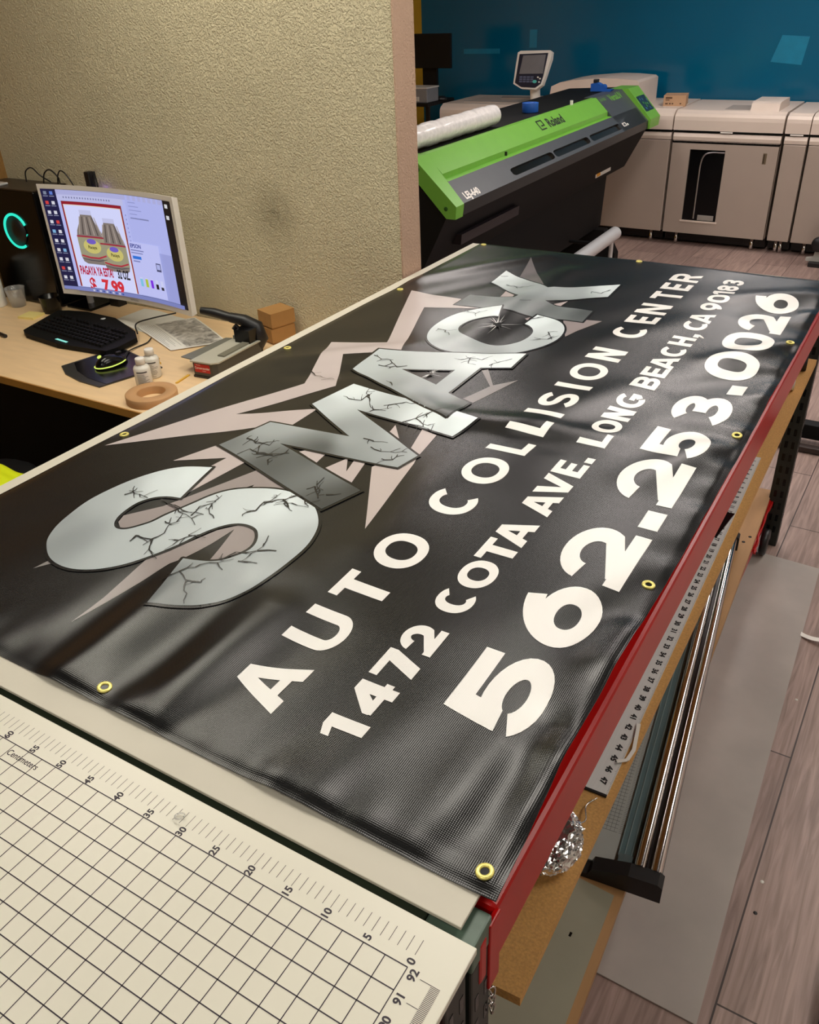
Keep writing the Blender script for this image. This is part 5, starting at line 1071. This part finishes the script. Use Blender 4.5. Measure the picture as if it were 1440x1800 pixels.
b = MB(); b.prism([(-2.145, 1.1805), (-2.0, 1.1805), (-1.99, 1.195), (-2.06, 1.192), (-2.075, 1.225), (-2.10, 1.236), (-2.145, 1.23)], lambda x, z, d: (x, d, z), 5.96, 6.02, mbl); b.build('body', t)
b = MB(); b.box(-2.132, -2.10, 5.97, 6.01, 1.234, 1.258, M_black, .004); b.tube([(-2.06, 5.965, 1.205), (-2.06, 6.015, 1.205)], .02, mbl, 14); b.build('knob', t)

# ================================================================== PRODUCTION PRESS ALONG THE TEAL WALL
M_cream_lit = pm('cream_plastic_lit', L(222, 206, 193), .42, var=.025, vs=4)  # lighter than the front panels, painting in stronger light on the tops
M_cream2 = pm('warm_grey_panel', L(172, 157, 145), .45, var=.025, vs=4)
def press():
    t = thing('production_press', (-2.0, 7.0, 0), 'long cream and grey office printing press along the teal wall', 'printer')
    Y = 6.6; gap = M_gloss
    def module(x0, x1, ztop, name, **k):
        b = MB()
        prof = [(Y, .93), (Y + .004, .955), (Y + .02, .975), (Y + .045, ztop - .012), (Y + .07, ztop), (7.36, ztop), (7.36, .86), (Y, .86)]
        b.prism(prof, lambda y, z, x: (x, y, z), x0, x1, M_cream_lit)
        top = b.build(name, t, **k)
        b = MB(); b.box(x0 + .004, x1 - .004, Y + .05, 7.34, .10, .86, M_cream2); b.box(x0 + .004, x1 - .004, Y + .10, 7.30, .02, .10, gap); b.build('cabinet', t, label='warm grey cabinet with a black plinth')
        # slim shadow gap and rounded ledge below the hood
        b = MB(); b.box(x0 + .004, x1 - .004, Y + .012, Y + .05, .845, .858, gap); b.build('shadow_gap', t)
        b = MB(); b.prism([(Y + .004, .80), (Y + .002, .815), (Y + .012, .84), (Y + .05, .845), (Y + .05, .79), (Y + .006, .79)], lambda y, z, x: (x, y, z), x0 + .004, x1 - .004, M_cream_lit); b.build('ledge', t)
        b = MB(); xm = (x0 + x1) / 2; b.box(xm - .045, xm + .045, Y + .0, Y + .014, .846, .856, M_white, .003); b.build('latch', t, label='pale finger latch')
        for x in (x0 + .1, x1 - .1):
            b = MB(); b.lathe([(.0, 0), (.016, 0), (.014, .025), (.014, .1), (0, .1)], (x, Y + .085, 0), M_chrome, n=12); b.build('foot', t)
        return top
    # main engine on the left
    module(-3.75, -2.55, 1.0, 'engine_hood'); module(-2.545, -1.70, 1.0, 'engine_hood')
    module(-1.690, -.895, .995, 'feeder_hood'); module(-.880, -.715, .99, 'feeder_hood'); module(-.708, .15, .99, 'feeder_hood')
    # doors
    def door(x0, x1, z0, z1, **k):
        b = MB(); b.box(x0, x1, Y + .0, Y + .05, z0, z1, M_cream2, .004); return b.build('door', t, **k)
    door(-3.744, -2.556, .10, .785); door(-2.540, -1.705, .10, .785); door(-.874, -.720, .10, .785); door(-.703, .145, .10, .785)
    b = MB(); b.box(-1.686, -.900, Y, Y + .05, .775 - .002, .785, gap); b.box(-1.684, -.902, Y + .0, Y + .05, .685 + .09, .786, M_cream2, .003); b.build('panel', t)
    # door with the dark window
    b = MB(); x0, x1, z0, z1 = -1.684, -.902, .10, .770
    wx0, wx1, wz0, wz1 = -1.545, -1.279, .200, .727
    for a in ((x0, wx0, z0, z1), (wx1, x1, z0, z1), (wx0, wx1, z0, wz0), (wx0, wx1, wz1, z1)): b.box(a[0], a[1], Y, Y + .05, a[2], a[3], M_cream2)
    b.box(wx0 - .012, wx1 + .012, Y - .004, Y + .002, wz0 - .012, wz0 + .002, M_cream_lit, .002)
    d = b.build('door', t, label='door with a tall dark window')
    b = MB(); b.box(wx0, wx1, Y + .018, Y + .024, wz0, wz1, M_gloss)
    b.tube(smooth_curve([(-1.455, Y + .012, .215), (-1.455, Y + .012, .5), (-1.452, Y + .012, .63), (-1.43, Y + .012, .69), (-1.38, Y + .012, .708), (-1.285, Y + .012, .71)], 6), .006, M_steel, 8)
    b.box(-1.425, -1.30, Y + .010, Y + .018, .205, .245, pm('grey_catch', L(150, 144, 138), .4), .003); b.build('window', d, label='dark window with a bent steel edge')
    b = MB(); b.box(-1.004, -.976, Y - .001, Y + .01, .645, .722, pm('dark_handle_recess', L(110, 96, 74), .5), .002); b.box(-1.000, -.988, Y - .003, Y + .004, .652, .716, pm('recess_brown', L(74, 60, 44), .5)); b.build('handle', d, label='recessed handle')
    # hood details
    b = MB(); b.prism([(6.68, .992), (6.70, 1.045), (6.74, 1.055), (7.05, 1.055), (7.10, .992)], lambda y, z, x: (x, y, z), -1.16, -.96, M_cream_lit); b.build('tray_bump', t, label='raised tray cover')
    b = MB(); b.box(-1.36, -1.18, 6.74, 7.02, .990, .9962, pm('recess_grey', L(170, 158, 148), .5)); b.prism([(6.74, .996), (6.90, .9962), (6.78, .9965)], lambda y, x, z: (-1.36 + (y - 6.74) * .3, y, x), 0, .001, gap); b.build('tray_recess', t)
    b = MB(); b.prism([(6.70, .985), (6.74, 1.045), (6.80, 1.055), (7.25, 1.05), (7.30, .985)], lambda y, z, x: (x, y, z), -.52, -.2, M_cream_lit); b.build('tray_bump', t, label='raised tray cover')
    # raised fuser lid behind the green printer
    prof = [(-2.80, .995), (-2.775, 1.135), (-2.70, 1.165), (-2.60, 1.18), (-2.35, 1.198), (-2.20, 1.195), (-2.06, 1.185), (-2.04, 1.17), (-2.04, .995)]
    b = MB(); b.prism(prof, lambda x, z, y: (x, y, z), 6.75, 7.25, M_cream_lit); b.build('raised_lid', t, label='raised cream lid')
    b = MB(); b.box(-2.30, -2.06, 6.735, 6.75, 1.12, 1.135, M_cream2, .004); b.build('lid_tab', t)
    # recessed top of the engine
    b = MB(); b.box(-3.60, -2.95, 6.78, 7.22, 1.0, 1.004, pm('pale_top_panel', L(206, 192, 180), .45)); b.prism([(-3.42, 7.18), (-3.10, 7.16), (-3.06, 7.06), (-3.36, 7.02)], lambda x, y, z: (x, y, z), 1.004, 1.012, M_cream2); b.build('top_panel', t)
    # control panel on its post
    b = MB(); b.tube([(-2.942, 6.82, 1.0), (-2.942, 6.80, 1.13)], .042, M_white, 18); b.build('panel_post', t, label='white panel post')
    tilt = Matrix.Translation((-2.945, 6.75, 1.25)) @ Matrix.Rotation(math.radians(-14), 4, 'X')
    Q = lambda a, c, d: tilt @ Vector((a, d, c))
    out = [(-.154, .135), (-.13, .147), (.13, .150), (.148, .140), (.148, .09), (.120, -.03), (.100, -.105), (.05, -.140), (-.09, -.135), (-.163, -.10), (-.160, .02)]
    b = MB(); b.prism(out, Q, 0, .045, M_white); cp = b.build('control_panel', t, label='white framed control panel')
    sc_ = [(-.118, .112), (.102, .122), (.095, -.025), (-.125, -.030)]
    navy = pm('dark_navy_panel', L(34, 38, 56), .3); blk = [(-.135, .122), (.118, .130), (.100, -.04), (.085, -.098), (.04, -.128), (-.085, -.124), (-.148, -.092), (-.14, .02)]
    b = MB(); b.prism(blk, Q, -.003, .001, navy); b.build('bezel', cp)
    b = MB(); b.prism([(-.100, .112), (.100, .118), (.094, -.022), (-.118, -.026)], Q, -.005, -.002, pm('grey_touch_screen', L(122, 122, 126), .22)); b.build('screen', cp, label='grey touch screen')
    b = MB()
    for i in range(4):
        for j in range(3): b.prism([(-.11 + i * .033 + dx, -.055 - j * .017 + dz) for dx, dz in ((0, 0), (.026, 0), (.026, .012), (0, .012))], Q, -.0062, -.003, pm('blue_grey_key', L(92, 100, 128), .4))
    b.prism([(.03 + .018 * math.cos(a), -.082 + .012 * math.sin(a)) for a in [2 * PI * k / 16 for k in range(16)]], Q, -.0065, -.003, pm('teal_key', L(90, 200, 190), .35))
    for x, z in ((.055, -.05), (.075, -.06), (.07, -.085)): b.prism([(x + .008 * math.cos(a), z + .006 * math.sin(a)) for a in [2 * PI * k / 12 for k in range(12)]], Q, -.0065, -.003, M_white)
    b.build('keys', cp)
press()
t = thing('carton', (-1.79, 6.9, .995), 'small printed cardboard carton on top of the cream press', 'box')
T = Matrix.Translation((-1.785, 6.925, 0)) @ Matrix.Rotation(math.radians(10), 4, 'Z')
M_card = pm('tan_cardboard', L(188, 150, 116), .75, var=.05)
b = MB(); b.box(-.085, .085, -.10, .10, .9955, 1.075, M_card, .001, T=T); b.build('body', t)
b = MB(); ikb = pm('brown_print', L(90, 60, 40), .6)
for x, z, w_, h in ((-.07, 1.052, .05, .012), (-.07, 1.04, .03, .006), (-.07, 1.012, .02, .010), (-.04, 1.012, .012, .010), (-.02, 1.012, .012, .010), (.04, 1.012, .012, .010)): b.box(x, x + w_, -.1006, -.0998, z, z + h, ikb, T=T)
b.build('print', t, label='brown printing'); 

# small machine foot by the press
t = thing('roll_stand', (-.35, 6.45, 0), 'small grey and black roll stand by the far right end of the press', 'stand')
gy = pm('pale_grey_casting', L(176, 176, 170), .45)
b = MB(); b.prism([(-.545, .055), (-.50, .06), (-.47, .22), (-.45, .33), (-.40, .33), (-.40, .03), (-.545, .035)], lambda x, z, y: (x, y, z), 6.38, 6.42, gy); b.build('side_plate', t)
b = MB(); b.lathe([(0, -.03), (.05, -.03), (.055, 0), (.05, .03), (0, .03)], (-.47, 6.36, .165), M_black, axis='y'); b.lathe([(0, .0), (.05, 0), (.05, .1), (0, .1)], (-.45, 6.40, .29), pm('dark_brown_roller', L(60, 36, 28), .5), axis='y'); b.build('roller', t)
b = MB(); b.box(-.50, -.1, 6.44, 6.50, .28, .34, gy, .01); b.build('cross_beam', t); b = MB(); b.box(-.52, -.38, 6.34, 6.46, .0, .035, M_black, .006); b.build('base', t)

# far left corner: monitor, small printer, cart
t = thing('wall_monitor', (-3.84, 6.7, 1.0), 'black monitor on a stand before the yellow wall edge', 'monitor')
b = MB(); b.box(-4.06, -3.668, 6.66, 6.69, 1.272, 1.534, M_blackmat, .004); b.build('panel', t)
b = MB(); b.box(-3.97, -3.83, 6.70, 6.73, 1.03, 1.30, M_blackmat); b.box(-4.0, -3.80, 6.66, 6.80, 1.022, 1.034, M_blackmat); b.build('stand', t)
b = MB(); b.box(-3.66, -3.66 + .002, 6.662, 6.69, 1.3, 1.31, M_black); 
t2 = thing('equipment_cart', (-3.95, 6.6, 0), 'black cart holding the small desktop printer', 'cart')
b.bm.free()
b = MB(); b.box(-4.30, -3.765, 6.42, 6.9, .995, 1.022, M_blackmat, .003); b.build('top', t2)
b = MB(); b.box(-4.28, -3.775, 6.50, 6.88, .60, .62, M_blackmat); b.build('shelf', t2)
for x in (-4.28, -3.80):
    for y in (6.44, 6.85):
        b = MB(); b.box(x, x + .03, y, y + .03, 0, .995, M_blackmat); b.build('leg', t2)
t = thing('desktop_printer', (-3.87, 6.52, 1.022), 'small grey desktop printer with a blue display on the black cart', 'printer')
gp = pm('grey_blue_plastic', L(116, 118, 122), .4); lp = pm('pale_plastic', L(190, 188, 184), .4)
b = MB(); b.box(-4.05, -3.78, 6.44, 6.64, 1.0225, 1.13, gp, .008); b.box(-4.05, -3.78, 6.44, 6.655, 1.13, 1.142, lp, .004); b.build('body', t)
b = MB(); b.box(-3.955, -3.905, 6.4385, 6.4405, 1.085, 1.105, emis('blue_display', L(70, 90, 230), .9)); b.box(-3.97, -3.86, 6.436, 6.441, 1.035, 1.07, lp); b.build('front_display', t)
b = MB(); b.lathe([(0, 0), (.05, .0), (.055, .012), (.035, .03), (0, .034)], (-3.79 + .0, 6.70, 1.022), M_black, n=18); b.build('black_mouse', label='black rounded device on the cart beside the small desktop printer', category='device')
b = MB(); b.box(-4.25, -3.85, 6.56, 6.85, .6205, .80, M_yellow, .01); b.build('yellow_bin', label='yellow bin on the lower shelf of the black cart', category='bin')
